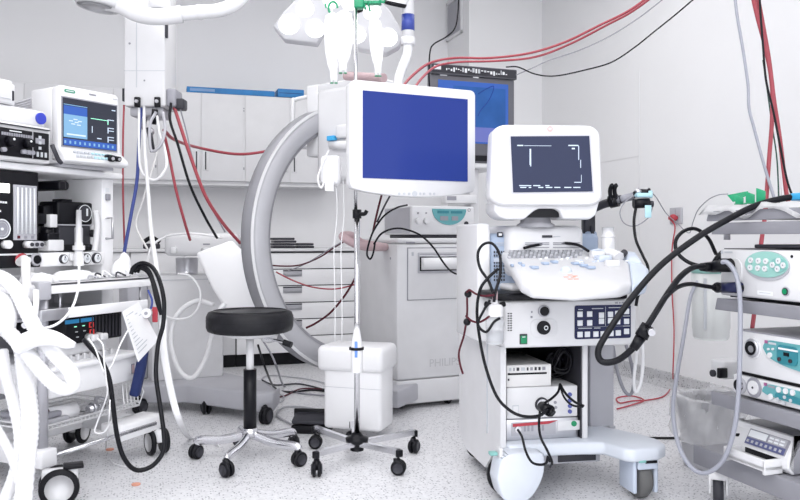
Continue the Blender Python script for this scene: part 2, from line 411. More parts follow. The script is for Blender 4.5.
# red plug and socket on right wall
sx = -.001
def rw(px, py, xo=0.):   # right wall plane x = xo
    r = (px-CXP)/FL; ax = R.o[0]+xo*R.ex[0]; ay = R.o[1]+xo*R.ex[1]
    t_ = (r*ay-ax)/(R.ey[0]-r*R.ey[1]); D = ay+t_*R.ey[1]; return Vector((xo, t_, EYE-(py-HYP)*D/FL))
a = rw(671, 208); b = rw(683, 224)
t = Thing('wall_socket', 'grey wall socket with a red plug in it', 'socket', R, (0, (a.y+b.y)/2, b.z))
t.part('plate', MB().box(-.012, 0, a.y, b.y, a.z, b.z, LGREY, .004).box(-.014, -.011, a.y-.015, b.y+.015, (a.z+b.z)/2-.001, (a.z+b.z)/2+.001, MARK).box(-.014, -.011, (a.y+b.y)/2-.001, (a.y+b.y)/2+.001, b.z+.01, a.z-.01, MARK))
pc = rw(677, 218)
plug = MB().sph((-.03, pc.y, pc.z), .028, REDB, .8, 1.2, .9).box(-.05, -.012, pc.y-.03, pc.y+.03, pc.z-.012, pc.z+.012, REDB, .006)
pw = [R.W(-.04, pc.y, pc.z-.02)]
cordpts = [rw(675, 228, -.03), rw(672, 250, -.02), rw(672, 290, -.02), rw(674, 330, -.02), rw(673, 370, -.06)]
mb = MB(); mb.add(plug.bm.copy(), REDB)
pts = [Vector((-.04, pc.y, pc.z-.02))]+cordpts
fl = [FZ(672, 385), FZ(664, 396), FZ(648, 400), FZ(632, 401), FZ(620, 403), FZ(617, 398), FZ(632, 396), FZ(644, 400), FZ(635, 404), FZ(617, 409)]
pts += [R.L(p) for p in fl]
mb.tube(pts, .0045, REDB)
solo('extension_cord', mb, 'red power cord running from the wall socket to a coil on the floor', 'cord', R)

# ================================================================== CEILING PENDANT
PD = Frame((144.5-400)*4.2/778, 4.2, 0)
t = Thing('ceiling_pendant', 'white medical supply column hanging from the ceiling', 'ceiling pendant', PD, (0, .11, 3.2))
hw = 20.5*4.2/778; zb = PD.z(144, 106, 0)
t.part('column', MB().box(-hw, hw, 0, .22, zb, 3.2, WHITE2, .008).box(-hw+.02, hw-.02, .03, .2, zb-.05, zb, LGREY, .01).box(-hw, hw, -.001, .0, PD.z(0, 71, 0), PD.z(0, 70.4, 0), PMARK))
t.part('trim_panel', MB().box(-hw+.066, -hw+.07, -.002, 0, zb+.1, 2.2, PMARK).cyl((-.08, -.003, 2.05), (-.08, .001, 2.05), .006, m=MARK, n=8).cyl((0, -.003, 1.85), (0, .001, 1.85), .005, m=MARK, n=8))
for px in (138, 158):
    x = PD.x(px, 0); z = PD.z(px, 102, 0)
    t.part('gas_outlet', MB().box(x-.016, x+.016, -.02, 0, z-.03, z+.025, BLACK, .005).cyl((x, -.032, z), (x, -.02, z), .009, m=LGREY))
t.part('side_bracket', MB().box(hw, hw+.05, .02, .16, zb+.0, zb+.1, MGREY, .01).box(hw+.03, hw+.09, .04, .12, zb-.01, zb+.05, DGREY, .01))
t.part('side_clip', MB().box(-hw-.018, -hw, .02, .08, zb+.03, zb+.1, DGREY, .003))
t.part('side_strip', MB().box(hw, hw+.012, .0, .02, zb+.37, zb+.45, DGREY, .002, mtx=None))
t.part('hose_fitting', MB().cyl((.0, -.01, zb-.06), (.0, -.01, zb-.13), .018, .012, m=CHROME).cyl((.06, -.01, zb-.02), (.05, -.01, zb-.10), .016, m=BLACK).cyl((.03, -.02, zb-.12), (.05, -.02, zb-.25), .014, m=DGREY).sph((.035, -.01, zb-.14), .022, STEEL))
# hoses from the pendant
GH = 'hoses hanging from the ceiling pendant'
cable('gas_hose', [(172, 100, 4.25), (180, 125, 4.25), (190, 155, 4.25), (205, 195, 4.28), (222, 222, 4.35), (240, 243, 4.5)], .014, RED, 'red hose from the pendant running down right to the C-arm', GH)
cable('gas_hose', [(164, 133, 4.22), (169, 155, 4.25), (176, 190, 4.25), (184, 220, 4.28), (190, 240, 4.4)], .012, RED, 'red hose falling steeply to the white C-arm bracket', GH)
cable('gas_hose', [(124, 105, 4.2), (123, 140, 4.2), (123, 190, 4.2), (124, 230, 4.2), (125, 262, 4.2)], .008, RED, 'thin red hose hanging straight down at the left edge of the pendant', GH)
cable('gas_hose', [(164, 130, 4.3), (175, 140, 4.5), (200, 148, 5.0), (235, 154, 5.2), (262, 152, 5.3), (300, 144, 5.4)], .014, RED, 'red hose swinging right across the wall cabinets', GH)
cable('power_cable', [(171, 103, 4.22), (170, 120, 4.2), (178, 145, 4.2), (190, 185, 4.22), (205, 217, 4.28), (217, 238, 4.4)], .012, BLACK, 'black cable hanging from the pendant to the C-arm', GH)
cable('data_cable', [(180, 108, 4.25), (186, 130, 4.3), (193, 160, 4.3), (205, 195, 4.33), (225, 232, 4.42)], .006, MGREY, 'thin grey cable hanging from the side bracket of the pendant', GH)
cable('gas_hose', [(141, 108, 4.15), (139, 140, 4.15), (137, 180, 4.15), (131, 215, 4.12), (125, 248, 4.1), (123, 262, 4.1)], .014, BLUEH, 'dark blue hose hanging from the pendant', GH)
cable('gas_hose', [(139, 108, 4.1), (139, 150, 4.1), (142, 172, 4.08), (155, 180, 4.06), (166, 168, 4.06), (165, 150, 4.1), (160, 135, 4.12), (157, 116, 4.15)], .010, TUBEW, 'white hose hanging in a U loop under the pendant', GH)
cable('gas_hose', [(144, 106, 4.12), (145, 150, 4.1), (148, 190, 4.05), (151, 230, 4.0), (158, 278, 3.9)], .020, TUBEW, 'thick white hose falling from the pendant behind the trolley', GH, rf=lambda t_, i: .5+.5*t_)
cable('gas_hose', [(156, 112, 4.12), (150, 125, 4.1), (151, 150, 4.1), (160, 146, 4.08), (165, 130, 4.1), (163, 112, 4.12)], .012, LGREY, 'short grey hose curled under the pendant outlets', GH)
cable('gas_hose', [(158, 150, 4.15), (152, 170, 4.12), (143, 200, 4.1), (136, 225, 4.08), (148, 250, 4.0)], .008, WARM, 'thin off white hose slanting down to the trolley', GH)

# lamp arm top-left
LA = Frame(0, 0, 0)
t = Thing('lamp_arm', 'white ceiling lamp arm with a round lamp head, upper left', 'lamp', WF, tuple(P(160, 10, 3.8)))
mb = MB().tube([P(108, 2, 3.8), P(122, 6, 3.8), P(136, 13, 3.78), P(150, 16, 3.76), P(166, 16, 3.76), P(182, 14, 3.77)], .042, WHITE2, n=16).tube([P(178, 14, 3.77), P(200, 12, 3.8), P(220, 10, 3.83), P(236, 3, 3.86), P(250, -12, 3.9)], .034, WHITE2, n=16, rf=lambda t_, i: 1.15 if i % 6 == 0 and t_ < .5 else 1)
t.part('arm', mb)
c = P(98, 6, 3.8)
t.part('lamp_head', MB().lathe([(0, .16), (.07, .15), (.115, .10), (.112, .02), (.100, .0), (.095, .006), (0, .02)], (c.x, c.y, c.z-.01), (.12, .03, 1), WHITE2, 32))
t.part('lamp_glass', MB().lathe([(0, 0), (.075, .001), (.085, .006)], (c.x, c.y, c.z-.014), (.12, .03, 1), PETAL, 32))
c = P(160, 6, 3.78)
t.part('swivel_joint', MB().cyl((c.x, c.y, c.z-.02), (c.x, c.y, c.z+.05), .055, .05, WHITE2).cyl((c.x, c.y, c.z+.05), (c.x, c.y, c.z+.065), .058, m=LGREY).cyl((c.x, c.y, c.z+.06), (c.x, c.y, 3.2), .045, m=WHITE2))

# ================================================================== SURGICAL LIGHT
t = Thing('surgical_light', 'white many-petalled surgical light with round lenses', 'surgical light', WF, tuple(P(343, 5, 3.95)))
def petal(outline, lenses, D=3.95):
    mb = MB().prism([P(x, y, D) for x, y in outline], (0, .06, -.01), PETAL, .008)
    o = t.part('petal', mb)
    for (x, y, r) in lenses:
        c = P(x, y, D); rr = r*D/FL
        t.part('lens', MB().lathe([(0, .014), (rr*.6, .011), (rr*.92, .004), (rr, 0), (rr, -.01)], (c.x, c.y-.002, c.z), (0, -1, -.12), LENS, 24), o)
petal([(273, 26), (283, 12), (300, -5), (322, -8), (331, 18), (317, 43), (284, 39)], [(289, 25, 10.5), (305, 9, 9), (315, 29, 9.5)])
petal([(356, 2), (378, -2), (390, 10), (404, 34), (399, 46), (386, 53), (358, 48), (352, 25)], [(357, 35, 9), (388, 38, 9.5), (372, 12, 9)])
petal([(318, -40), (375, -40), (366, 12), (345, 20), (328, 12)], [(332, 0, 9), (350, 2, 9)])
c = P(345, -5, 4.05)
t.part('hub', MB().cyl((c.x, c.y, c.z-.06), (c.x, c.y, c.z+.2), .09, .07, WHITE2).cyl((c.x, c.y, c.z+.2), (c.x, c.y, 3.2), .035, m=WHITE2))

# ceiling arm carrying the flat monitor
AA = Frame(P(408, 0, 3.5).x, 3.5, 0)
t = Thing('ceiling_boom', 'white ceiling tube with a blue band, bending down behind the flat monitor', 'ceiling arm', AA, (0, 0, 3.2))
zc1 = AA.z(0, 44, 0)
t.part('tube', MB().cyl((0, 0, zc1), (0, 0, 3.2), .028, m=WHITE2).cyl((0, 0, zc1-.005), (0, 0, zc1+.03), .032, m=WHITE))
t.part('blue_band', MB().cyl((0, 0, AA.z(0, 31, 0)), (0, 0, AA.z(0, 15, 0)), .0295, m=mat('blue_band', (.035, .06, .30), .4)))
q = [AA.L(P(408, 44, 3.5)), AA.L(P(407, 55, 3.5)), AA.L(P(402, 68, 3.5)), AA.L(P(398, 84, 3.48)), AA.L(P(400, 110, 3.46)), AA.L(P(408, 130, 3.44))]
t.part('lower_tube', MB().tube(q, .021, WHITE2, n=14))
c = AA.L(P(397, -2, 3.48))
t.part('joint', MB().lathe([(0, -.03), (.045, -.03), (.055, 0), (.05, .03), (0, .04)], c, (.2, -.3, .9), WHITE2).lathe([(.046, -.036), (.052, -.03), (.052, -.018), (.046, -.018)], c, (.2, -.3, .9), BLACK))
c = AA.L(P(409, 132, 3.42))
t.part('mount_plate', MB().box(c.x-.05, c.x+.05, c.y-.035, c.y+.03, c.z-.05, c.z+.05, LGREY, .006))

# ================================================================== FLAT MONITOR
MO = Frame(P(350, 0, 3.2).x, 3.2, 25.2)
c = MO.at(412, 140, .03)
t = Thing('flat_monitor', 'large white flat monitor with a plain blue screen', 'monitor', MO, (c.x, .03, c.z))
xl, xr = MO.x(350, 0), MO.x(475.5, 0)
zt, zb = MO.z(350, 79, 0), MO.z(350, 190, 0)
pts = [(xl, 0, zt-.02), (xl+.02, 0, zt), (xr-.02, 0, zt), (xr-.006, 0, zt-.006), (xr, 0, zt-.02), (xr, 0, zb+.03), (xr-.01, 0, zb+.008)]
for k in range(1, 12): u = k/12; pts.append((xr-.03+(xl+.03-xr+.03)*u, 0, zb-.022*math.sin(PI*u)))
pts += [(xl+.01, 0, zb+.008), (xl, 0, zb+.03)]
t.part('casing', MB().prism(pts, (0, .05, 0), WHITE2, .005).box(xl+.1, xr-.1, .05, .068, zb+.1, zt-.1, WHITE, .02))
sa, sb = MO.x(362.8, -.002), MO.x(467.5, -.002)
s1, s0 = MO.z(363, 90.3, -.002), MO.z(363, 178, -.002)
t.part('screen', MB().box(sa, sb, -.004, 0, s0, s1, SCRB))
mb = MB()
for k, px in enumerate((399, 404, 409, 414.5, 420, 424, 430, 434)):
    x = MO.x(px, 0); z = MO.z(px, 194, 0)+.001
    mb.disc(x, z, .0055 if k != 3 else .012, -.003, 0, PMARK, n=10)
t.part('control_buttons', mb)

# ================================================================== C-ARM
CD = 4.35
CA = Frame(P(353, 0, CD).x, CD, 48)
RC, RO, RI, AW = EYE, .735, .615, .095
def arc_section(r0, r1, y0, y1, a0, a1, n=72):
    tb = bmesh.new(); rings = []
    for k in range(n+1):
        a = math.radians(a0+(a1-a0)*k/n); ca, sa_ = math.cos(a), math.sin(a)
        b = .008
        prof = [(r0+b, y0), (r1-b, y0), (r1, y0+b), (r1, y1-b), (r1-b, y1), (r0+b, y1), (r0, y1-b), (r0, y0+b)]
        rings.append([tb.verts.new((r*ca, y, RC+r*sa_)) for r, y in prof])
    m_ = len(rings[0])
    for a, b in zip(rings, rings[1:]):
        for j in range(m_): f = tb.faces.new((a[j], a[(j+1) % m_], b[(j+1) % m_], b[j])); f.smooth = True
    tb.faces.new(rings[0]); tb.faces.new(rings[-1]); bmesh.ops.recalc_face_normals(tb, faces=tb.faces[:]); return tb
c0 = FZ(186, 402)
t = Thing('c_arm', 'white and grey X-ray C-arm on a wheeled base behind the stool', 'C-arm', CA, (0, 0, 0))
ar = MB(); ar.add(arc_section(RI, RO, -AW/2, AW/2, 78, 282), RING); arc = t.part('curved_arm', ar)
gl = MB(); gl.add(arc_section(RI+.02, RO-.012, -AW/2-.006, -AW/2+.004, 79, 281), RINGS); t.part('side_rail', gl, arc)
gl = MB(); gl.add(arc_section(RO-.016, RO+.004, -AW/2-.004, -AW/2+.008, 79, 281), WHITE2); t.part('edge_highlight', gl, arc)  # highlight along the arc's edge, put in as a thin white strip
# image intensifier housing at the top of the arc
HO = Frame(P(352, 0, 3.95).x, 3.95, -38)
def toCA(fr, v): return CA.L(fr.W(*v))
def addf(mb, src, fr, m=None):       # add geometry written in frame fr to a mesh that belongs to the C-arm
    for v in src.bm.verts: v.co = CA.L(fr.W(*v.co))
    im = [mb.mi(k) for k in src.mats]; vm = {v: mb.bm.verts.new(v.co) for v in src.bm.verts}
    for f in src.bm.faces:
        nf = mb.bm.faces.new([vm[v] for v in f.verts]); nf.material_index = im[f.material_index]; nf.smooth = f.smooth
    src.bm.free(); return mb
x0, x1 = HO.x(306, 0), HO.x(372, 0)
z1, z0 = HO.z(352, 78, 0), HO.z(352, 184, 0)+.02
s_ = MB().box(x0, HO.x(318, 0), 0, .3, HO.z(306, 157, 0), z1+.0, WHITE2, .012).box(HO.x(317, 0), x1, -.012, .42, z0, z1-.03, WHITE2, .03).box(HO.x(317, 0), x1, .0, .42, z1-.05, z1, WHITE2, .012)
hs = t.part('image_intensifier', addf(MB(), s_, HO))
x0h, x1h = HO.x(294, 0), HO.x(307, 0); zz1, zz0 = HO.z(294, 98, 0), HO.z(300, 148, 0)
s_ = MB().tube([(x1h, .02, zz1), (x0h+.01, .0, zz1-.01), (x0h, -.005, zz1-.03), (x0h, -.005, zz0+.03), (x0h+.01, 0, zz0+.01), (x1h, .02, zz0)], .011, WHITE2, n=10, k=4)
t.part('grab_handle', addf(MB(), s_, HO), hs)
s_ = MB().cyl(HO.at(331, 145, -.03), HO.at(349, 145, -.03), .022, m=WHITE2).cyl(HO.at(346, 145, -.03), HO.at(350, 145, -.03), .019, m=DGREY).box(HO.x(338, -.02), HO.x(350, -.02), -.04, 0, HO.z(340, 139, 0), HO.z(340, 126, 0), WHITE2, .008)
t.part('lock_knob', addf(MB(), s_, HO), hs)
s_ = MB().box(HO.x(329, -.03), HO.x(336, -.03), -.05, -.02, HO.z(332, 142, 0), HO.z(332, 137, 0), CYANB, .004)
t.part('blue_cap', addf(MB(), s_, HO), hs)
# pink pad along the top
c1, c2 = CA.L(P(346, 76, 3.9)), CA.L(P(384, 78, 3.7))
t.part('pink_pad', MB().tube([c1, (c1+c2)/2, c2], .022, PINK, n=10), label='pink pad on top of the housing')
# x-ray tube box at the foot of the arc
TB = Frame(P(381, 0, 3.82).x, 3.82, -18)
x0, x1 = TB.x(323, 0), TB.x(381, 0)
zb = TB.z(381, 433, 0); zt = TB.z(381, 348, 0)
s_ = MB().box(x0, x1, 0, .2, zb, TB.z(381, 368, 0)+.01, WHITE3, .02).box(TB.x(316, -.02), x1+.012, -.02, .23, TB.z(381, 374, 0), zt, WHITE3, .028, 3)
tb_ = t.part('tube_housing', addf(MB(), s_, TB))
s_ = MB().box(x0+.0, x1+.0, -.001, 0, TB.z(381, 390, 0)-.001, TB.z(381, 390, 0)+.001, PMARK)
t.part('housing_seam', addf(MB(), s_, TB), tb_)
# wheeled base: slab with spread feet
def FP(px, py, z): v = FZ(px, py, z); return CA.L(Vector(v[:3]))
zs0 = .055
ol = [(128, 404, .055), (186, 403, .055), (258, 413, .055), (274, 412, .055), (280, 404, .055), (276, 388, .16), (262, 380, .16), (224, 372, .16), (140, 380, .16)]
base = [FP(x, y, q) for x, y, q in ol]; base = [Vector((v.x, v.y, zs0)) for v in base]
fo_ = [FP(x, y, .055) for x, y in ((372, 404), (398, 408), (421, 398), (421, 388), (372, 388))]
t.part('front_foot', MB().prism([(v.x, v.y, .05) for v in fo_], (0, 0, .10), LGREY, .01))
t.part('base_slab', MB().prism(base, (0, 0, .105), LGREY, .012))
body = Frame(P(152, 0, 4.55).x, 4.55, 28)
bx1 = body.x(223.5, 0); bz0 = zs0+.1; bz1 = body.z(186, 275, 0)
s_ = MB().box(0-.0, bx1, 0, .45, bz0, bz1, WHITE, .012).box(.0, bx1, -.004, .0, bz1-.03, bz1-.026, PMARK).box(-.12, .0, .12, .45, bz0, bz1-.04, LGREY, .01).box(bx1-.004, bx1+.004, 0.02, .4, bz0, bz1-.02, LGREY)
t.part('column_body', addf(MB(), s_, body))
# horizontal bracket
br = Frame(P(165, 0, 4.5).x, 4.5, 8)
s_ = MB().box(br.x(164, 0), br.x(238, 0), 0, .28, br.z(200, 256, 0), br.z(200, 233, 0), WHITE2, .03, 3).box(br.x(170, -.03), br.x(176, -.03), -.03, .02, br.z(172, 254, 0), br.z(172, 247, 0), WHITE2, .008).box(br.x(203, 0), br.x(210, 0), -.002, 0, br.z(205, 245, 0), br.z(205, 243.5, 0), MARK)
t.part('bracket', addf(MB(), s_, br))
pl = [(196, 253), (232, 240), (248, 256), (268, 328), (238, 330), (212, 288)]
t.part('strut', MB().prism([CA.L(P(x, y, 4.2)) for x, y in pl], CA.L(P(200, 250, 4.52))-CA.L(P(200, 250, 4.32)), WHITE3, .016))
cp = [CA.L(P(222, 289, 4.3)), CA.L(P(210, 282, 4.26))]
t.part('clamp_lever', MB().cyl(cp[0], cp[1], .012, m=WHITE2))
t.part('clamp_lever', MB().cyl(CA.L(P(203, 250, 4.45)), CA.L(P(209, 250, 4.4)), .014, m=WHITE2))
def caster(th, c, r, wm, hub, fork, ang=0, width=.03, parent=None, brake=None):
    """twin-wheel caster in thing coordinates, c = point on the floor under the wheel"""
    d = Vector((math.cos(ang), math.sin(ang), 0)); x, y, z = c
    ax = Vector((-d.y, d.x, 0)); C_ = Vector((x, y, r))
    f = MB().cyl((x-d.x*r*.35, y-d.y*r*.35, r*1.15), (x-d.x*r*.35, y-d.y*r*.35, r*2.15), r*.35, m=fork)
    f.tube([C_+Vector((-d.x*r*.3, -d.y*r*.3, r*1.15)), C_+Vector((d.x*r*.1, d.y*r*.1, r*.6)), C_], width*.5, fork, n=8, flat=1.0)
    fo = th.part('caster_fork', f, parent)
    w_ = MB()
    for s in (-1, 1): w_.lathe([(r*.1, -width*.3), (r*.82, -width*.3), (r, -width*.15), (r, width*.15), (r*.82, width*.3), (r*.1, width*.3)], C_+ax*s*width*.42, ax, wm, 24)
    for s in (-1, 1): w_.lathe([(0, 0), (r*.66, 0), (r*.68, s*.004), (0, s*.006)], C_+ax*s*width*.73, ax, hub, 20)
    th.part('caster_wheel', w_, fo)
    if brake: th.part('brake_pedal', MB().box(-.02, .02, -.015, .015, 0, .008, brake, .002, mtx=Matrix.Translation(C_+d*r*.6+Vector((0, 0, r*.95)))), fo)
    return fo
for (px, py, a) in ((266, 424, .3), (206, 414, 1.2), (140, 414, .2)):
    v = FP(px, py, 0); caster(t, (v.x, v.y, 0), .045, RUBBER, DGREY, BLACK, a)
# steel pot on the column body
pv = P(187, 275, 4.75); hx = .065
solo('steel_pot', MB().lathe([(0, 0), (hx, 0), (hx, .02), (hx+.002, .095), (hx+.006, .1), (hx-.003, .1), (hx-.004, .01), (0, .01)], (pv.x, pv.y, bz1), m=STEEL), 'brushed steel pot standing on the C-arm column', 'pot')
GC = 'white cables looped on the C-arm column'
cable('loop_cable', [(178, 274, 4.4), (190, 276, 4.38), (200, 290, 4.36), (198, 308, 4.36), (187, 318, 4.36), (170, 318, 4.36), (160, 310, 4.36)], .008, TUBEW, 'thin white cable looped over the top of the C-arm column', GC)
cable('loop_cable', [(225, 303, 4.2), (219, 312, 4.2), (212, 335, 4.3), (205, 360, 4.35), (192, 378, 4.35), (178, 368, 4.36), (171, 340, 4.38), (177, 315, 4.4), (196, 301, 4.42), (214, 305, 4.4)], .017, TUBEW, 'thick white cable hanging in a deep loop on the C-arm column', GC, n=10)
cable('loop_cable', [(147, 262, 4.3), (152, 246, 4.35), (165, 237, 4.4), (180, 234, 4.38), (200, 234, 4.4), (222, 238, 4.44)], .008, TUBEW, 'thin white cable lying over the C-arm bracket', GC)

# ================================================================== STOOL
SD = 3.5; SX = (250-400)*SD/FL
ST = Frame(SX, SD, 0)
t = Thing('swivel_stool', 'round black padded stool on a chrome five-wheel base', 'stool', ST, (0, 0, 0))
zs = ST.z(400, 334, 0); rs = 43*SD/FL; th_ = .095
t.part('seat', MB().lathe([(0, 0), (rs-.02, 0), (rs-.006, .006), (rs, .022), (rs, th_-.026), (rs-.008, th_-.008), (rs-.03, th_), (0, th_+.004)], (0, 0, zs+.012), m=LEATHER, n=48).lathe([(rs-.001, .05), (rs+.002, .052), (rs-.001, .054)], (0, 0, zs+.012), m=BLACK, n=48))
t.part('seat_plate', MB().lathe([(0, -.02), (.03, -.02), (.09, -.012), (.13, .0), (.13, .012), (0, .012)], (0, 0, zs), m=WHITE))
t.part('height_lever', MB().tube([(.02, -.02, zs-.01), (.1, -.06, zs-.015), (.18, -.09, zs-.03)], .006, CHROME).tube([(.165, -.085, zs-.026), (.2, -.098, zs-.036)], .014, BLACK, n=10).lathe([(0, 0), (.04, 0), (.03, -.03), (.0, -.04)], (.09, -.02, zs), m=WHITE))
zcol = ST.z(400, 369, 0); zhub = ST.z(400, 430, 0)
t.part('gas_piston', MB().cyl((0, 0, zcol-.05), (0, 0, zs-.01), .017, m=WHITE))
t.part('column_sleeve', MB().cyl((0, 0, zhub), (0, 0, zcol), .029, m=BLACK, n=28))
t.part('hub', MB().cyl((0, 0, zhub-.03), (0, 0, zhub+.012), .036, .034, CHROME))
for (px, py) in ((203, 456), (231, 471), (289, 462), (303, 444), (236, 438)):
    D = (EYE-.0)*FL/(py-HYP+3); v = ST.L(P(px, py, D)); a = math.atan2(v.y, v.x); L = .245
    ex, ey_ = math.cos(a)*L, math.sin(a)*L
    leg = t.part('leg', MB().tube([(math.cos(a)*.02, math.sin(a)*.02, zhub-.02), (ex*.5, ey_*.5, zhub-.045), (ex*.93, ey_*.93, .085), (ex*1.02, ey_*1.02, .070)], .021, CHROME, n=12, flat=.7))
    caster(t, (ex*1.02, ey_*1.02, 0), .033, RUBBER, DGREY, BLACK, a+1.1, .028, leg)

# ================================================================== IV STAND
ID = 3.5; IX = (357-400)*ID/FL
IV = Frame(IX, ID, 0)
t = Thing('drip_stand', 'slim chrome drip stand on a five-wheel base before the Philips cabinet'.replace('Philips ', 'white '), 'drip stand', IV, (0, 0, 0))
zk = IV.z(400, 214, 0); zh = IV.z(400, 439, 0); ztop = 2.12
t.part('lower_pole', MB().cyl((0, 0, zh-.04), (0, 0, zk), .0125, m=CHROME, n=20))
t.part('upper_pole', MB().cyl((-.006, .003, zk), (-.006, .003, ztop), .008, m=CHROME, n=14))
t.part('height_clamp', MB().cyl((0, 0, zk-.02), (0, 0, zk+.02), .020, m=BLACK).tube([(.01, -.01, zk), (.035, -.02, zk), (.045, -.02, zk+.015)], .009, BLACK))
t.part('hub', MB().lathe([(0, -.05), (.03, -.05), (.032, -.02), (.05, -.012), (.052, .006), (.03, .014), (.018, .03), (0, .03)], (0, 0, zh), m=BLACK))
for (px, py) in ((318, 471), (399, 470), (421, 447), (303, 440), (350, 431)):
    D = EYE*FL/(py-HYP+5); v = IV.L(P(px, py, D)); a = math.atan2(v.y, v.x); L = .285
    ex, ey_ = math.cos(a)*L, math.sin(a)*L
    mt = Matrix.Rotation(a, 4, 'Z'); s1 = (zh-.02-.10)/L
    leg = t.part('leg', MB().prism([(0, -.012, zh-.03), (0, .012, zh-.03), (0, .012, zh-.006), (0, -.012, zh-.006)], (L, 0, .095-zh+.02), CHROME))
    leg.data.transform(mt)
    t.part('end_cap', MB().box(L-.004, L+.014, -.014, .014, .076, .106, BLACK, .003, mtx=mt), leg)
    caster(t, (ex, ey_, 0), .032, RUBBER, DGREY, BLACK, a+.7, .026, leg)
mb = MB()
for s in (-1, 1): mb.tube([(-.006, 0, ztop-.02), (s*.06, 0, ztop-.03), (s*.11, 0, ztop-.02), (s*.12, 0, ztop+.01)], .004, CHROME)
t.part('hooks', mb)
# green clips on the pole head
z_ = IV.z(400, 2, 0)
solo('bottle_hanger', MB().box(-.01, .11, -.02, .02, z_-.012, z_+.002, GREEN, .003).box(-.012, .03, -.025, .025, z_-.03, z_+.03, GREEN, .004).tube([(.1, -.02, z_), (.125, -.02, z_-.005), (.12, -.02, z_+.03)], .006, GREEN).tube([(.05, -.02, z_-.005), (.06, -.025, z_-.05)], .004, GREEN).tube([(.03, -.02, z_-.01), (.04, -.02, z_-.04)], .005, GREEN), 'green plastic bottle hanger high on the drip stand', 'hanger', IV)
mb = MB()
c = IV.L(P(333, 8, 3.46)); mb.tube([(c.x+.02*math.cos(a_*.7), c.y, c.z+.028*math.sin(a_*.7)) for a_ in range(8)], .005, GREEN)
mb.tube([(c.x-.03, c.y, c.z+.0), (c.x-.035, c.y, c.z+.02)], .004, GREEN)
solo('hanger_ring', mb, 'small green ring holding the left infusion bag', 'ring', IV)
def bag(px, y0, y1, wpx, D, lab, lean=0., caps=2, name='infusion_bag'):
    w_ = wpx*D/FL/2; a, b = P(px, y0, D), P(px+lean, y1, D); h = a.z-b.z
    t = Thing(name, lab, 'infusion bag', WF, tuple(b), 'infusion bags hanging on the drip stand')
    n = 14; mb = MB()
    prof = [(.01, 0), (.25, .03), (.45, .12), (.72, .22), (.98, .42), (1, .6), (1, .82), (.8, .94), (.3, .99), (.05, 1)]
    tb = bmesh.new(); rings = []
    for r, u in prof:
        cx = b.x+(a.x-b.x)*u
        rings.append([tb.verts.new((cx+math.cos(2*PI*k/20)*r*w_, D+math.sin(2*PI*k/20)*r*w_*.45, b.z+h*u)) for k in range(20)])
    for A, B in zip(rings, rings[1:]):
        for k in range(20): f = tb.faces.new((A[k], A[(k+1) % 20], B[(k+1) % 20], B[k])); f.smooth = True
    tb.faces.new(rings[0]); tb.faces.new(rings[-1]); mb.add(tb, TUBEW)
    mb.cyl((a.x, D, a.z-.01), (a.x, D, a.z+.03), .004, m=TUBEW)
    bg = t.part('bag', mb)
    for k in range(caps):
        ox = (k-.5*(caps-1))*w_*.5
        t.part('port', MB().cyl((b.x+ox, D, b.z+.05), (b.x+ox, D, b.z-.012), .008, .007, TUBEW).cyl((b.x+ox, D, b.z-.012), (b.x+ox, D, b.z-.016), .008, m=GREENS), bg)
    mb = MB()
    for k in range(7): z = b.z+h*(.45+.05*k); mb.box(b.x+(a.x-b.x)*.6-w_*.2, b.x+(a.x-b.x)*.6+w_*(.15+.1*(k % 3)), D-w_*.46, D-w_*.43, z, z+.002, PMARK)
    t.part('print', mb, bg)
bag(332, 12, 80, 17, 3.46, 'white infusion bag hanging leftmost, reaching lowest', 2)
bag(344, 10, 70, 19, 3.42, 'white infusion bag hanging close beside the drip pole', -1)
bag(375, 18, 73, 14, 3.46, 'small tapered infusion bag to the right of the drip pole', 3)
# drip chamber bottle on pole
t = Thing('drip_bottle', 'white tapered plastic bottle strapped to the drip stand', 'bottle', IV, (0, -.02, IV.z(400, 372, 0)))
zb, zt = IV.z(400, 372, 0), IV.z(400, 321, 0)
t.part('bottle', MB().lathe([(0, 0), (.022, .002), (.027, .012), (.027, .1), (.025, .13), (.014, .19), (.007, zt-zb-.01), (0, zt-zb)], (0, -.02, zb), m=TUBEW))
t.part('strap', MB().lathe([(.028, -.005), (.032, -.005), (.032, .007), (.028, .007)], (0, -.02, IV.z(400, 348, 0)), m=BLACK).box(-.034, -.015, -.03, -.01, IV.z(400, 348, 0)-.006, IV.z(400, 348, 0)+.008, BLACK, .003))
t.part('blue_mark', MB().box(-.008, .005, -.0495, -.046, IV.z(400, 356, 0), IV.z(400, 340, 0), mat('blue_mark', (.15, .3, .8), .4), .001))
GT = 'clear drip lines'
for (a_, lab) in (((336, 180), 'thin clear drip line falling left of the drip stand'), ((343, 178), 'thin clear drip line falling nearest the drip stand')):
    cable('drip_line', [(a_[0], a_[1], 3.5), (a_[0]+1, 215, 3.5), (a_[0]-2, 250, 3.5), (a_[0]-1, 300, 3.5), (a_[0]-1, 342, 3.5)], .0025, TUBEW, lab, GT, n=6)
cable('drip_line', [(329, 150, 3.45), (322, 165, 3.44), (318, 178, 3.44), (321, 188, 3.44), (326, 180, 3.46), (333, 183, 3.5)], .005, TUBEW, 'white tube curling beneath the C-arm housing', GT, n=8)
c = P(328, 165, 3.5)
solo('collection_bag', MB().box(c.x-.03, c.x+.06, 3.46, 3.5, c.z-.09, c.z+.04, TUBEW, .018).box(c.x-.01, c.x+.03, 3.455, 3.46, c.z-.12, c.z-.07, TUBEW, .003), 'white bag hanging behind the lower left corner of the flat monitor', 'bag')

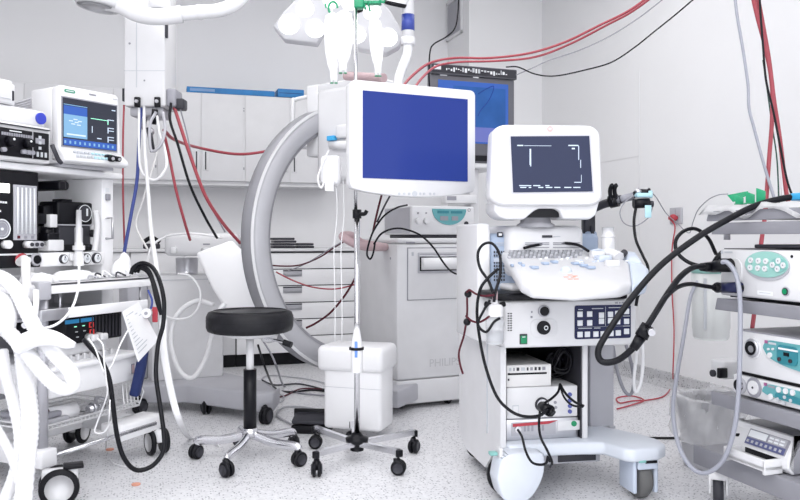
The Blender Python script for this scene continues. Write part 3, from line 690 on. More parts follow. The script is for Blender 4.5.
# ================================================================== FOOT PEDAL
c = FZ(311, 433, 0); fp = Frame(c[0], c[1], -6)
t = Thing('foot_pedal', 'black double foot pedal lying on the floor', 'foot pedal', fp, (0, 0, 0))
t.part('base', MB().box(-.10, .10, -.03, .10, 0, .045, BLACK, .012))
t.part('pedal', MB().prism([(-.095, -.03, .05), (-.095, .09, .08), (-.095, .09, .1), (-.095, -.03, .068)], (.19, 0, 0), DGREY, .004))
t.part('hinge_bar', MB().box(-.105, .105, .06, .08, .03, .11, BLACK, .006))
GF = 'cables lying on the floor'
cable('floor_cable', [FZ(291, 424), FZ(277, 415), FZ(285, 407), FZ(310, 408), FZ(330, 414), FZ(345, 410)], .007, LGREY, 'grey cable curving round behind the foot pedal', GF)
cable('floor_cable', [FZ(262, 380), FZ(275, 385), FZ(300, 384), FZ(326, 390), FZ(345, 394)], .007, DGREY, 'dark cable running from the C-arm foot to the tube housing', GF)
cable('floor_cable', [(258, 345, 4.5), (266, 370, 4.4), FZ(275, 388), FZ(290, 392), FZ(315, 390), FZ(345, 395)], .008, BLACK, 'black cable bundled on the floor beside the tube housing', GF)
cable('floor_cable', [(256, 330, 4.6), (270, 352, 4.5), (277, 368, 4.4), FZ(284, 386), FZ(300, 393), FZ(330, 396), FZ(345, 399)], .007, MGREY, 'grey cable bundled on the floor beside the tube housing', GF)
cable('floor_cable', [FZ(268, 398), FZ(284, 396), FZ(300, 389), FZ(320, 389), FZ(340, 391)], .006, MAROON, 'maroon cable among the bundle beside the tube housing', GF)
cable('floor_cable', [FZ(262, 400), FZ(278, 403), FZ(283, 396), FZ(262, 388), FZ(266, 376), FZ(300, 378), FZ(330, 384)], .006, LGREY, 'pale looping cable on the floor beside the C-arm foot', GF)

# ================================================================== WHITE CABINET WITH PAPER PRINTER
PH = Frame(P(397, 0, 4.5).x, 4.5, 25)
pz = PH.z(397, 238, 0); pxr = PH.x(486, 0); pd = .58
t = Thing('equipment_cabinet', 'tall white equipment cabinet with a paper printer and raised maker lettering', 'cabinet', PH, (pxr/2, pd/2, 0))
zp = PH.z(397, 381, 0)
t.part('body', MB().box(0, pxr, 0, pd, zp, pz-.035, WHITE, .012).box(-.0, pxr, .0, pd, pz-.03, pz, WHITE, .01))
t.part('plinth', MB().box(.0, pxr, .0, pd-.02, .03, zp-.004, WHITE, .008))
fx0, fx1 = PH.x(407, 0), pxr-.02
t.part('front_panel', MB().box(fx0, fx1, -.004, 0, PH.z(407, 300.5, 0), PH.z(407, 247.5, 0), MARK).box(fx0+.005, fx1, -.008, 0, PH.z(407, 300.5, 0)+.004, PH.z(407, 247.5, 0)-.006, WHITE, .002))
a0, a1 = PH.x(417, 0), PH.x(464, 0); k1, k0 = PH.z(417, 252.5, 0), PH.z(417, 273, 0)
pr = t.part('printer', MB().box(a0, a1, -.02, -.008, k0, k1, LGREY, .003).box(a0+.008, a1-.008, -.024, -.018, k0+.012, k1-.012, BLACK, .002).box(a0+.004, a1-.004, -.028, -.018, k1-.026, k1-.014, STEEL, .002))
t.part('paper_roll', MB().cyl((a0+.016, -.022, (k0+k1)/2-.006), (a1-.016, -.022, (k0+k1)/2-.006), .036, m=PAPER), pr)
t.part('name_plate', MB().box(PH.x(406, 0), PH.x(415, 0), -.001, 0, PH.z(406, 243.6, 0), PH.z(406, 241.8, 0), MARK).box(PH.x(394+17, 0), PH.x(413, 0), -.010, 0, PH.z(411, 256, 0), PH.z(411, 252, 0), PMARK).cyl((-.002, .09, pz-.12), (.002, .09, pz-.12), .007, m=MARK))
tx = PH.at(429, 367, 0)
text(t, 'lettering', 'PHILIPS', (tx.x, -.001, tx.z), .066, LEGEND)
gz = PH.z(397, 300, 0)
t.part('pink_handle', MB().tube([PH.L(P(385, 247, 4.62)), PH.L(P(372, 247, 4.45)), PH.L(P(358, 245, 4.35)), PH.L(P(346, 239, 4.32)), PH.L(P(343, 236, 4.34)), PH.L(P(352, 236, 4.4)), PH.L(P(362, 243, 4.5)), PH.L(P(384, 247, 4.66))], .024, PINK, n=12), label='pink padded loop handle')
for (px, py) in ((402, 409), (462, 409)):
    v = PH.L(Vector(FZ(px, py, 0)[:3])); v.y = max(v.y, .06)
    caster(t, (v.x, v.y, 0), .028, RUBBER, DGREY, BLACK, .4, .02)
for (u, v_) in ((.06, pd-.06), (pxr-.06, pd-.06)): caster(t, (u, v_, 0), .028, RUBBER, DGREY, BLACK, .4, .02)
# side skirt to the left foot
t.part('side_foot', MB().prism([(-.001, .02, .03), (-.001, .02, .15), (-.05, .02, .12), (-.09, .02, .03)], (0, .5, 0), LGREY, .004))
# unit on the cabinet
ux0, ux1 = PH.x(411.5, 0.02), PH.x(474, .02); uz1 = PH.z(411, 205.5, .02); uz0 = pz+.02
t = Thing('video_processor', 'white processor with a teal half-moon panel, standing on the tall white cabinet', 'medical device', PH, ((ux0+ux1)/2, .2, pz))
t.part('casing', MB().box(ux0, ux1, .02, .42, uz0, uz1, WHITE, .008).box(ux0-.003, ux0, .04, .40, uz0+.01, uz1-.01, LGREY))
t.part('feet', MB().box(ux0+.03, ux1-.03, .04, .40, pz, uz0, DGREY, .004))
def ph(px, py): v = PH.at(px, py, .02); return v.x, v.z
x, z = ph(450, 208); pts = []
cx, cz = ph(449, 209); rx, rz = (PH.x(466, .02)-PH.x(432, .02))/2, cz-ph(449, 225)[1]
for k in range(17): a = PI+PI*k/16; pts.append((cx+rx*math.cos(a), .018, cz+rz*math.sin(a)))
t.part('display_panel', MB().prism([(p[0]*1.0, p[1], p[2]) for p in pts], (0, -.004, 0), TEAL).box(cx-rx*.7, cx-.005, .011, .014, cz-rz*.28, cz-rz*.12, TEALD).box(cx+.01, cx+rx*.75, .011, .014, cz-rz*.28, cz-rz*.12, TEALD).box(cx-rx*.55, cx-.01, .011, .014, cz-rz*.72, cz-rz*.45, MARK).box(cx+.015, cx+rx*.5, .011, .014, cz-rz*.72, cz-rz*.45, MARK))
for px in (418, 426):
    x, z = ph(px, 221); t.part('dial', MB().cyl((x, .02, z), (x, -.006, z), .020, .018, WHITE2))
    x, z = ph(px, 213); t.part('button', MB().cyl((x, .02, z), (x, .014, z), .005, m=MARK, n=8))
x, z = ph(466, 223.5); t.part('socket', MB().cyl((x, .02, z), (x, .012, z), .013, m=DGREY))
x, z = ph(469, 210); t.part('button', MB().ringz(x, z, .009, .018, .0015, MARK))

# ================================================================== DARK MONITOR ON ITS WHITE STAND
DM = Frame(P(431, 0, 4.7).x, 4.7, 20)
dx0, dx1 = DM.x(430, 0), DM.x(514.5, 0); dz1, dz0 = DM.z(430, 73.5, 0), DM.z(430, 161, 0)
st = Thing('monitor_stand', 'white stand with a high shelf carrying the dark monitor', 'stand', DM, ((dx0+dx1)/2, .25, 0))
sz = dz0-.001
st.part('shelf', MB().box(dx0+.02, dx1-.06, .0, .42, sz-.03, sz-.001, WHITE, .006))
st.part('post', MB().box(DM.x(470, .1), DM.x(479, .1), .1, .2, .08, sz-.03, WHITE, .008))
st.part('base', MB().box(dx0+.1, dx1-.05, .0, .45, .0, .08, WHITE, .01))
st.part('equipment_bracket', MB().box(DM.x(446, .02), DM.x(477, .02), .02, .1, DM.z(450, 203, 0), DM.z(450, 194, 0), WHITE, .006).box(DM.x(447, .02), DM.x(456, .02), .015, .02, DM.z(450, 200, 0), DM.z(450, 196, 0), MARK))
t = Thing('dark_monitor', 'dark grey video monitor with a bright blue reflecting screen', 'monitor', DM, ((dx0+dx1)/2, .2, dz0))
t.part('casing', MB().box(dx0, dx1, 0, .05, dz0, dz1, mat('monitor_dark_grey', (.12, .12, .14), .4), .008).box(dx0+.01, dx1-.01, .05, .36, dz0+.02, dz1-.02, DGREY, .02, taper=(.5, .7)))
def dm(px, py, yo=0): return DM.at(px, py, yo)
a, b = dm(438, 81), dm(508, 148)
zt_ = dm(438, 79.5).z; zb_ = dm(508, 145).z
t.part('screen', MB().box(a.x, b.x, -.003, 0, zb_, zt_, SCRMB).box(a.x+.10, b.x-.02, -.005, 0, zb_+.1, zt_-.03, SCRBL).box(a.x+.1, b.x-.02, -.006, 0, zb_+.01, zb_+.1, mat('screen_dusk', (.1, .12, .35), .2, var=0, emit=(.10, .11, .25), es=.4)))
t.part('screen_reflection', MB().tube([dm(478, 94, -.006), dm(488, 88, -.006), dm(494, 87, -.006), dm(489, 100, -.006), dm(481, 110, -.006), dm(478, 116, -.006)], .0022, SCRB, n=4))
t.part('brand_plate', MB().box(dm(473, 76).x, dm(478.5, 76).x, -.003, 0, dm(475, 78).z, dm(475, 75).z, WMARK).box(dm(440, 76).x, dm(447, 76).x, -.003, 0, dm(441, 75.6).z, dm(441, 74.4).z, PMARK))
t.part('lower_controls', MB().box(dx0+.02, dx1-.02, -.006, 0, dz0+.01, dz0+.045, BLACK, .002))
rz1 = DM.z(430, 63, 0)
t = Thing('rack_unit', 'slim dark control unit with white keys lying on the dark monitor', 'control unit', DM, ((dx0+dx1)/2, .15, dz1))
t.part('casing', MB().box(dx0+.005, dx1+.012, -.01, .06, dz1+.001, rz1, mat('monitor_dark_grey', (.1, .1, .1)), .004).box(dx0+.12, dx1-.05, .06, .3, dz1+.001, rz1, mat('monitor_dark_grey', (.1, .1, .1)), .004).box(dx0+.008, dx1+.008, -.014, -.01, dz1+.008, rz1-.006, DGREY))
mb = MB(); x = dx0+.03; hz = (dz1+rz1)/2
mb.box(x-.01, x+.035, -.017, -.013, hz-.006, hz+.018, WMARK); x += .07
random.seed(3)
for k in range(24):
    w_ = random.choice((.006, .010, .014)); h_ = random.choice((.006, .012, .018, .026)); zc_ = hz+random.uniform(-.006, .008)
    mb.box(x, x+w_, -.017, -.013, zc_-h_/2, zc_+h_/2, random.choice((WMARK, PMARK, WMARK))); x += w_+.007
    if x > dx1-.04: break
t.part('keys', mb)

# ================================================================== ULTRASOUND / ENDOSCOPY TROLLEY
US = Frame(P(506, 0, 3.0).x, 3.0, 11)
def us(px, py, yo=0.): return US.at(px, py, yo)
BD = .60
t = Thing('ultrasound_trolley', 'tall white trolley with keyboard console, open equipment bay and big covered wheels', 'trolley', US, (.28, .3, 0))
zdk = us(506, 443).z; zbay1 = us(506, 347).z
xr_ = us(583, 400).x; xpost = us(588, 400).x
# cabinet shell: side wall, back, bay floor and ceiling
t.part('side_wall', MB().prism([(-.022, 0, zbay1), (-.022, BD, zbay1), (-.022, BD, zdk-.10), (-.022, .48, zdk-.15), (-.022, .2, zdk-.15), (-.022, .10, zdk-.07), (-.022, 0, zdk-.05)], (.022, 0, 0), WHITE).box(-.028, -.022, .16, .162, zdk, zbay1, PMARK))
t.part('right_wall', MB().box(xr_, xpost, 0, BD, zdk, zbay1, WHITE, .004))
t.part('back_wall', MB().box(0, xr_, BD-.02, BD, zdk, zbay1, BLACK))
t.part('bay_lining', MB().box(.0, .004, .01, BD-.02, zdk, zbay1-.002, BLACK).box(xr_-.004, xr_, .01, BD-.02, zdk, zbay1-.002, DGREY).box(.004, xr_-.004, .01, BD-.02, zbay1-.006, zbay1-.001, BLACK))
cxa, cxb = us(590, 400, .18).x, us(613, 400, .18).x
t.part('support_column', MB().box(cxa, cxb+.005, .18, .42, zdk-.01, zbay1, LGREY, .006).box(cxb-.02, cxb+.006, .17, .44, zdk-.01, zdk+.0, LGREY))
# deck
dl = [(.0, -.03), (.30, -.045), (.375, -.06), (.41, -.16), (.44, -.18), (.55, -.17), (.60, -.13), (.61, -.05), (.585, .03), (.50, .18), (.46, .42), (.42, BD), (0, BD)]
t.part('deck', MB().prism([(x, y, zdk-.052) for x, y in dl], (0, 0, .052), mat('deck_pale_blue_white', (.66, .70, .77), .35), .014, 3))
t.part('underframe', MB().box(.14, .40, .02, .4, zdk-.10, zdk-.054, LGREY, .006).box(.22, .38, .015, .03, zdk-.092, zdk-.062, DGREY, .003).cyl((.185, .01, zdk-.078), (.185, .03, zdk-.078), .010, m=BLACK))
# front-left covered wheel
lw = us(515, 480, -.05)
cov = MB().prism(catmull([(-.068, -.10, .10), (-.050, -.10, .172), (.0, -.10, .195), (.10, -.10, .193), (.119, -.10, .17), (.112, -.10, .10), (.07, -.10, .03), (.01, -.10, .004), (-.045, -.10, .03), (-.068, -.10, .10)], 4)[:-1], (0, .10, 0), mat('deck_pale_blue_white', (.7, .7, .7)), .008, 2)
fo = t.part('wheel_cover', cov)
t.part('caster_wheel', MB().lathe([(.02, -.014), (.075, -.014), (.085, -.006), (.085, .006), (.075, .014), (.02, .014)], (.015, .02, .086), (0, 1, 0), RUBBER, 28), fo)
t.part('brake_pedal', MB().box(-.085, -.055, -.07, -.04, .182, .195, MINTD, .003).box(-.05, -.035, -.075, -.03, .15, .21, WHITE, .004), fo)
t.part('swivel_stem', MB().cyl((.03, -.05, .18), (.03, -.05, zdk-.05), .03, m=LGREY), fo)
# front-right fork and wheel
cx_, cy_ = .505, -.09
fk = t.part('wheel_fork', MB().box(cx_-.04, cx_+.04, cy_-.075, cy_-.06, .125, .185, PBLUE2, .006).box(cx_-.052, cx_-.034, cy_-.06, cy_+.06, .03, .185, PBLUE2, .008).box(cx_+.034, cx_+.052, cy_-.06, cy_+.06, .03, .185, PBLUE2, .008).box(cx_-.052, cx_+.052, cy_-.06, cy_+.06, .165, .19, PBLUE2, .008).cyl((cx_, cy_, .185), (cx_, cy_, zdk-.05), .028, m=LGREY))
t.part('caster_wheel', MB().lathe([(.02, -.026), (.068, -.026), (.078, -.014), (.078, .014), (.068, .026), (.02, .026)], (cx_, cy_, .078), (1, 0, 0), mat('worn_rubber', (.12, .12, .12), .7), 28).cyl((cx_-.034, cy_, .078), (cx_+.034, cy_, .078), .01, m=STEEL), fk)
t.part('brake_pedal', MB().box(cx_-.04, cx_-.012, cy_-.085, cy_-.05, .155, .165, MINTD, .002).box(cx_-.012, cx_+.036, cy_-.08, cy_-.05, .150, .160, BLACK, .002), fk)
for (xx, yy) in ((.06, .52), (.40, .52)):
    caster(t, (xx, yy, 0), .07, RUBBER, LGREY, PBLUE2, .3, .04)
# upper rear tower: blue vented face, white side cheek
zt0 = us(497, 298, .14).z; zt1 = us(497, 226, .14).z
cb = us(489.5, 240, .14).x; ce = us(600, 240, .14).x
t.part('vented_tower', MB().box(cb, ce, .14, .46, zbay1+.12, zt1-.03, PBLUE, .02).box(us(493.5, 237, .14).x, us(505, 237, .14).x, .135, .14, us(495, 262, .14).z, us(495, 258, .14).z, PBLUE2))
mb = MB()
for r_ in range(9):
    for c_ in range(5):
        x, z = cb+.018+c_*.010, us(495, 251, .14).z-r_*.014; mb.box(x, x+.005, .137, .141, z-.009, z, DGREY)
ve = t.part('vent', mb)
t.part('badge', MB().rrect(us(497, 235, .14).x, us(502.5, 235, .14).x, us(497, 237, .14).z, us(497, 232, .14).z, .136, .141, .004, DGREY).rrect(us(498.3, 235, .14).x, us(501.4, 235, .14).x, us(498, 235.8, .14).z, us(498, 233.3, .14).z, .134, .137, .002, WMARK).box(us(496, 244, .14).x, us(504, 244, .14).x, .137, .14, us(495, 243.4, .14).z, us(495, 242.6, .14).z, PMARK).box(us(497, 244, .14).x, us(504, 244, .14).x, .137, .14, us(495, 245.4, .14).z, us(495, 244.8, .14).z, PMARK))
sk = us(463, 240, .34).x; zs1 = us(480, 224, .25).z
t.part('side_cheek', MB().box(us(477.5, 240, .13).x, cb+.002, .13, .46, zbay1+.002, zs1, WHITE2, .012, 3))
# console pedestal
zc0, zc1 = us(540, 262, .08).z, us(540, 225.5, .08).z
ca_, cb_ = us(509, 240, .08).x, us(585, 240, .08).x
pe = t.part('pedestal_housing', MB().box(ca_, cb_, .08, .42, zc0-.06, zc1, WHITE, .03, 3))
mb = MB()
for (u0, u1) in ((525, 549), (553, 580)):
    for dy in (0, 1.6, 4.6): mb.box(us(u0, 243, .08).x, us(u1, 243, .08).x, .077, .081, us(540, 243.2+dy, .08).z, us(540, 242.4+dy, .08).z, MARK)
mb.box(us(542, 236, .08).x, us(552, 236, .08).x, .076, .081, us(540, 237.6, .08).z, us(540, 235.2, .08).z, DGREY).box(us(553.5, 236, .08).x, us(560, 236, .08).x, .077, .081, us(540, 237, .08).z, us(540, 236, .08).z, PMARK)
t.part('card_slots', mb, pe)
# keyboard console: sloping slab
def cz(v): return US.L(v)
K = [cz(P(*q)) for q in ((501, 251, 3.10), (520, 284, 2.72), (531, 287, 2.66), (575, 289.5, 2.63), (620, 288, 2.66), (632, 285, 2.70), (629, 262, 2.95), (600, 249, 3.12))]
n_ = (K[2]-K[0]).cross(K[7]-K[0]).normalized(); o_ = K[0]
def onplane(v): return Vector((v.x, v.y, o_.z-((v.x-o_.x)*n_.x+(v.y-o_.y)*n_.y)/n_.z))
K = [onplane(v) for v in K]
def kp(px, py, up=0.):    # sight line meets the sloping console top
    d = US.L(P(px, py, 1.0)); c_ = US.L(Vector((0, 0, EYE))); dr = d-c_
    t_ = (o_-c_).dot(n_)/dr.dot(n_); return c_+dr*t_+n_*up*(1 if n_.z > 0 else -1)
con = t.part('keyboard_console', MB().prism(K, (0, 0, -.042), mat('console_white', (.62, .62, .64), .4), .014, 3))
mb = MB()
for r_ in range(4):
    for c_ in range(18):
        u = c_/18; px = 511+u*74-r_*.6; py = 251.5+r_*2.1+(-0.3)*u
        if r_ > 2 and c_ > 16: continue
        q = kp(px, py, .004); mb.box(q.x-.0062, q.x+.0062, q.y-.008, q.y+.008, q.z-.006, q.z+.002, KEYM if (c_+r_) % 3 else LGREY, .001)
kb = t.part('keyboard', mb, con)
mb = MB()
for (u, v_, w_, h_) in ((534, 268, .022, .012), (545, 264, .02, .01), (554, 262.5, .02, .01), (575, 264, .02, .01), (583, 266, .022, .012), (590, 268, .026, .012), (520, 264, .01, .006), (512, 266, .008, .006), (523, 266, .01, .005)):
    q = kp(u, v_, .003); t.part('function_key', MB().box(q.x-w_*.6, q.x+w_*.6, q.y-h_*1.6, q.y+h_*1.6, q.z-.006, q.z+.005, PBLUE, .003), con)
q = kp(566, 271, .0); t.part('trackball', MB().sph((q.x, q.y, q.z-.004), .022, PBLUE2), con)
mb = MB()
random.seed(11)
for k in range(26):
    q = kp(540+random.random()*90, 258+random.random()*5+0*k, .003)
    if q.x > cb_+.14: continue
    mb.box(q.x-.006, q.x+.006, q.y-.006, q.y+.006, q.z-.005, q.z+.001, random.choice((WMARK, PBLUE2, WMARK)), .001)
t.part('small_keys', mb, con)
mb = MB()
for (u, v_) in ((566, 277), (570, 275), (573, 277), (576, 279), (570, 279), (575, 276)):
    q = kp(u, v_, .002); mb.box(q.x-.008, q.x+.008, q.y-.005, q.y+.005, q.z-.003, q.z-.0005, ORANGE)
t.part('orange_marks', mb, con)
# pale blue right end of the console
K2 = [kp(629, 262), kp(632, 285), kp(646, 280), kp(649, 268), kp(634, 254), kp(612, 249)]
t.part('console_side_tray', MB().prism(K2, (0, 0, -.05), PBLUE2, .012, 3).prism([p+Vector((0, 0, .012)) for p in (kp(622, 253), kp(628, 262), kp(642, 264), kp(636, 255))], (0, 0, -.03), PBLUE2, .008), con)
mb = MB()
for (u, v_) in ((597, 256), (604, 260), (612, 265)):
    q = kp(u, v_, .02); mb.box(q.x-.028, q.x+.026, q.y-.02, q.y+.02, q.z-.03, q.z, random.choice((WHITE, PBLUE2)), .009)
t.part('probe_rest', mb, con)
# dark tray slab between console and light source
z1_, z0_ = us(506, 293.5, -.10).z, us(506, 301, -.10).z
xA, xB = us(497, 297, -.10).x, us(628, 297, -.10).x
t.part('dark_tray', MB().box(xA, xB, -.10, .40, z0_, z1_, BLACK, .008).box(us(530, 297, -.1).x, us(540, 297, -.1).x, -.1015, -.099, (z0_+z1_)/2-.002, (z0_+z1_)/2+.002, PMARK))
LSB = z0_
t.part('tray_support', MB().box(.02, .3, .0, .38, z1_-.001, K[1].z-.03, WHITE, .01))
# rear handle rail
t.part('rear_bracket', MB().box(ce-.03, ce+.02, .2, .4, zbay1+.1, zt1-.02, PBLUE, .012).box(ce-.012, ce-.002, .19, .21, zt1-.05, zt1+.0, DGREY))

# light source unit (rests in the trolley between bay and tray)
fy = -.085
def lf(px, py): return US.at(px, py, fy)
lx0, lx1 = lf(504, 320).x, lf(637, 320).x; lz0, lz1 = lf(560, 347).z, LSB-.001
t = Thing('light_source_unit', 'wide white unit with a navy key panel, lens sockets and a green switch', 'medical device', US, ((lx0+lx1)/2, .1, lz0))
t.part('casing', MB().box(lx0, lx1, fy, .40, lz0, lz1, WHITE, .012, 3))
mb = MB()
for k in range(8):
    for j in range(2):
        z = lf(509, 313+k*2.4).z; mb.box(lx0+.014+j*.01, lx0+.021+j*.01, fy-.001, fy+.002, z-.0045, z, DGREY)
t.part('vent_slots', mb)
a, b = lf(574.5, 305.5), lf(630.5, 339)
kz1, kz0 = a.z, lf(602, 338.5).z
kp_ = t.part('key_panel', MB().rrect(a.x, b.x, kz0, kz1, fy-.003, fy, .008, PANELB))
W_ = b.x-a.x; H_ = kz1-kz0; mb = MB()
for (u, v_) in ((.09, .74), (.26, .74), (.47, .70), (.63, .72), (.76, .74), (.92, .80), (.09, .48), (.26, .48), (.47, .52), (.63, .53), (.76, .50), (.92, .50), (.09, .14), (.22, .14), (.37, .14), (.5, .14), (.64, .15), (.77, .16), (.92, .20)):
    mb.box(a.x+W_*u-.0105, a.x+W_*u+.0105, fy-.006, fy-.002, kz0+H_*v_-.0105, kz0+H_*v_+.0105, WMARK, .001)
t.part('keys', mb, kp_)
mb = MB()
for (u0, u1, v_) in ((.3, .5, .9), (.06, .14, .88), (.60, .85, .92), (.06, .3, .32), (.34, .45, .32), (.6, .7, .32), (.86, .98, .36), (.86, .98, .66)): mb.box(a.x+W_*u0, a.x+W_*u1, fy-.0045, fy-.0028, kz0+H_*v_-.0015, kz0+H_*v_+.0015, PMARK)
mb.box(a.x+W_*.54, a.x+W_*.545, fy-.0045, fy-.0028, kz0+H_*.38, kz0+H_*.95, PMARK).box(a.x+W_*.05, a.x+W_*.98, fy-.0045, fy-.0028, kz0+H_*.36, kz0+H_*.365, PMARK)
t.part('panel_print', mb, kp_)
c = lf(543.5, 311); t.part('lens_socket', MB().lathe([(.017, 0), (.023, .002), (.023, .008), (.019, .01)], (c.x, fy, c.z), (0, -1, 0), LGREY).cyl((c.x, fy-.0125, c.z), (c.x, fy+.01, c.z), .018, m=BLACK))
c = lf(543.5, 327.5)
s2 = t.part('lens_socket', MB().rrect(lf(530.5, 327).x, lf(557, 327).x, lf(540, 337).z, lf(540, 319).z, fy-.004, fy, .024, WHITE, .001).cyl((c.x-.002, fy-.012, c.z), (c.x-.002, fy+.01, c.z), .026, m=BLACK))
t.part('socket_pin', MB().ringz(c.x+.005, c.z, .007, fy-.014, .002, WMARK), s2)
a, b = lf(519.5, 334), lf(527, 344)
t.part('power_switch', MB().box(a.x, b.x, fy-.004, fy, b.z, a.z, DGREY, .001).box(a.x+.003, b.x-.003, fy-.008, fy-.003, b.z+.003, a.z-.006, GREENS, .001).box(a.x+.008, b.x-.01, fy-.009, fy-.007, a.z-.012, a.z-.009, WMARK))
t.part('marks', MB().box(lf(531, 312).x, lf(532.5, 312).x, fy-.001, fy, lf(531, 313).z, lf(531, 311).z, MARK).box(lf(530.5, 317).x, lf(532.5, 317).x, fy-.001, fy, lf(531, 318).z, lf(531, 316).z, MARK))
tx = lf(614, 303.6); text(t, 'model_lettering', 'XTM', (tx.x, fy-.001, tx.z), .011, MARK) if False else t.part('model_marking', MB().box(lf(615, 302).x, lf(618, 302).x, fy-.001, fy, tx.z, tx.z+.006, MARK).box(lf(619, 302).x, lf(620.5, 302).x, fy-.001, fy, tx.z, tx.z+.006, MARK).box(lf(621.5, 302).x, lf(625, 302).x, fy-.001, fy, tx.z, tx.z+.006, MARK))
# devices in the bay
by = .03
def bf(px, py, yo=by): return US.at(px, py, yo)
bx0 = .008; bx1 = xr_-.008
zA0 = zdk+.001; zA1 = bf(540, 418).z
t = Thing('silver_recorder', 'flat silver video unit with a red stripe, lowest in the open bay', 'medical device', US, ((bx0+bx1)/2, .2, zA0))
t.part('casing', MB().box(bx0, bx1, by-.005, .42, zA0, zA1, STEEL, .004))
fz = by-.008
t.part('front_plate', MB().box(bf(511, 428).x, bf(555, 428).x, fz, by-.004, zA0+.018, zA1-.012, LGREY, .001).box(bf(557, 428).x, bf(579, 428).x, fz, by-.004, zA0+.03, zA1-.014, WHITE, .001))
t.part('red_stripe', MB().prism([(bf(512, 0).x, fz, zA1-.016), (bf(557, 0).x, fz, zA1-.010), (bf(548, 0).x, fz, zA1-.022), (bf(512, 0).x, fz, zA1-.028)], (0, -.002, 0), REDB))
c = bf(517, 429); t.part('socket', MB().cyl((c.x, fz-.006, c.z), (c.x, fz+.004, c.z), .013, m=CHROME))
c = bf(573, 423); t.part('power_button', MB().cyl((c.x, fz-.004, c.z), (c.x, fz+.004, c.z), .011, m=GREENS))
mb = MB()
for px in (523, 526.5, 530.5, 537, 541): x = bf(px, 428).x; mb.box(x, x+.009, fz-.001, fz+.001, zA0+.034, zA0+.056, MARK)
t.part('keys', mb)
zB0 = zA1+.002; zB1 = bf(540, 386.5).z
t = Thing('processor_unit', 'white unit with a large round socket and four blue ports, middle of the bay', 'medical device', US, ((bx0+bx1)/2, .2, zB0))
t.part('casing', MB().box(bx0+.002, bx1-.004, by-.006, .40, zB0, zB1, WHITE, .004))
c = bf(541, 404, by); t.part('round_socket', MB().cyl((c.x, by-.014, c.z), (c.x, by, c.z), .028, m=DGREY).cyl((c.x, by-.018, c.z), (c.x, by-.01, c.z), .022, m=STEEL).cyl((c.x, by-.02, c.z), (c.x, by-.01, c.z), .014, m=BLACK))
for py in (394, 400, 405.5, 411): c = bf(569, py); t.part('port', MB().cyl((c.x, by-.012, c.z), (c.x, by, c.z), .008, m=mat('port_blue', (.08, .10, .35), .4)))
t.part('label_plate', MB().box(bf(512, 405).x, bf(518, 405).x, by-.008, by-.005, bf(512, 414).z, bf(512, 405).z, PMARK).box(bf(512.5, 405).x, bf(517.5, 405).x, by-.009, by-.005, bf(512, 413).z, bf(512, 406).z, WHITE))
for (px, py) in ((554.5, 402), (555, 407)): c = bf(px, py); t.part('button', MB().cyl((c.x, by-.01, c.z), (c.x, by, c.z), .006, m=MARK, n=10))
zC0 = zB1+.002; zC1 = bf(530, 364.5).z; cx1 = bf(551, 370).x
t = Thing('video_printer', 'small white video printer with a black slot, topmost in the open bay', 'printer', US, ((bx0+cx1)/2, .2, zC0))
t.part('casing', MB().box(bx0+.002, cx1, by-.004, .36, zC0, zC1, WARM, .004))
t.part('paper_slot', MB().box(bx0+.01, cx1-.02, by-.006, by-.003, zC1-.038, zC1-.031, BLACK))
mb = MB(); x = bx0+.014
for w_ in (.008, .006, .010, .016, .006, .010, .008, .008, .012): mb.box(x, x+w_, by-.007, by-.003, zC1-.022, zC1-.010, random.choice((MARK, DGREY, PMARK))); x += w_+.008
mb.box(bx0+.008, bx0+.016, by-.006, by-.003, zC0+.048, zC0+.056, DGREY).box(bx0+.008, bx0+.014, by-.006, by-.003, zC0+.026, zC0+.034, DGREY)
t.part('controls', mb)
# black looped cables in the bay
mb = MB()
random.seed(5)
for k in range(7):
    cx0 = cx1+.05+random.uniform(-.01, .03); zz = zB1+.04+random.uniform(0, .05)
    mb.tube([(cx0-.03, .09+.02*k, zz-.02), (cx0, .07+.02*k, zz+.05), (cx0+.04, .08+.02*k, zz+.02), (cx0+.03, .09+.02*k, zz-.035), (cx0-.02, .1+.02*k, zz-.03), (cx0-.03, .11+.02*k, zz+.02)], .006, BLACK)
solo('cable_bundle', mb, 'tangled black cables heaped beside the small printer in the bay', 'cables', US, kind='stuff')
# CRT
CR = Frame(P(491, 0, 2.98).x, 2.98, 3)
def cr(px, py, yo=0.): return CR.at(px, py, yo)
t = Thing('tube_monitor', 'bulky white rounded monitor with a dark screen, on top of the ultrasound trolley', 'monitor', CR, (cr(545, 200).x, .2, cr(545, 222).z))
def rr(x0, x1, z0, z1, r, y):
    out = []
    for cx, cz_, a0 in ((x1-r, z1-r, 0), (x0+r, z1-r, 90), (x0+r, z0+r, 180), (x1-r, z0+r, 270)):
        for k in range(7): a = math.radians(a0+15*k); out.append(Vector((cx+r*math.cos(a), y, cz_+r*math.sin(a))))
    return out
def loft(mb, rings, m):
    tb = bmesh.new(); R_ = [[tb.verts.new(v) for v in r] for r in rings]; n = len(R_[0])
    for a, b in zip(R_, R_[1:]):
        for j in range(n): f = tb.faces.new((a[j], a[(j+1) % n], b[(j+1) % n], b[j])); f.smooth = True
    tb.faces.new(R_[0]); tb.faces.new(R_[-1][::-1]); bmesh.ops.recalc_face_normals(tb, faces=tb.faces[:]); return mb.add(tb, m)
def front(y, gx=0., gz=0., dz=0.):
    z1, z0 = cr(545, 124.5).z+dz-gz, cr(545, 206).z+dz+gz
    xt0, xt1, xb0, xb1 = cr(493, 0).x+gx, cr(600.5, 0).x-gx, cr(489.5, 0).x+gx, cr(603.5, 0).x-gx
    pts = rr(0, 1, 0, 1, .13, 0); out = []
    for p in pts: out.append(Vector(((xb0+(xb1-xb0)*p.x)*(1-p.z)+(xt0+(xt1-xt0)*p.x)*p.z, y, z0+(z1-z0)*p.z)))
    return out
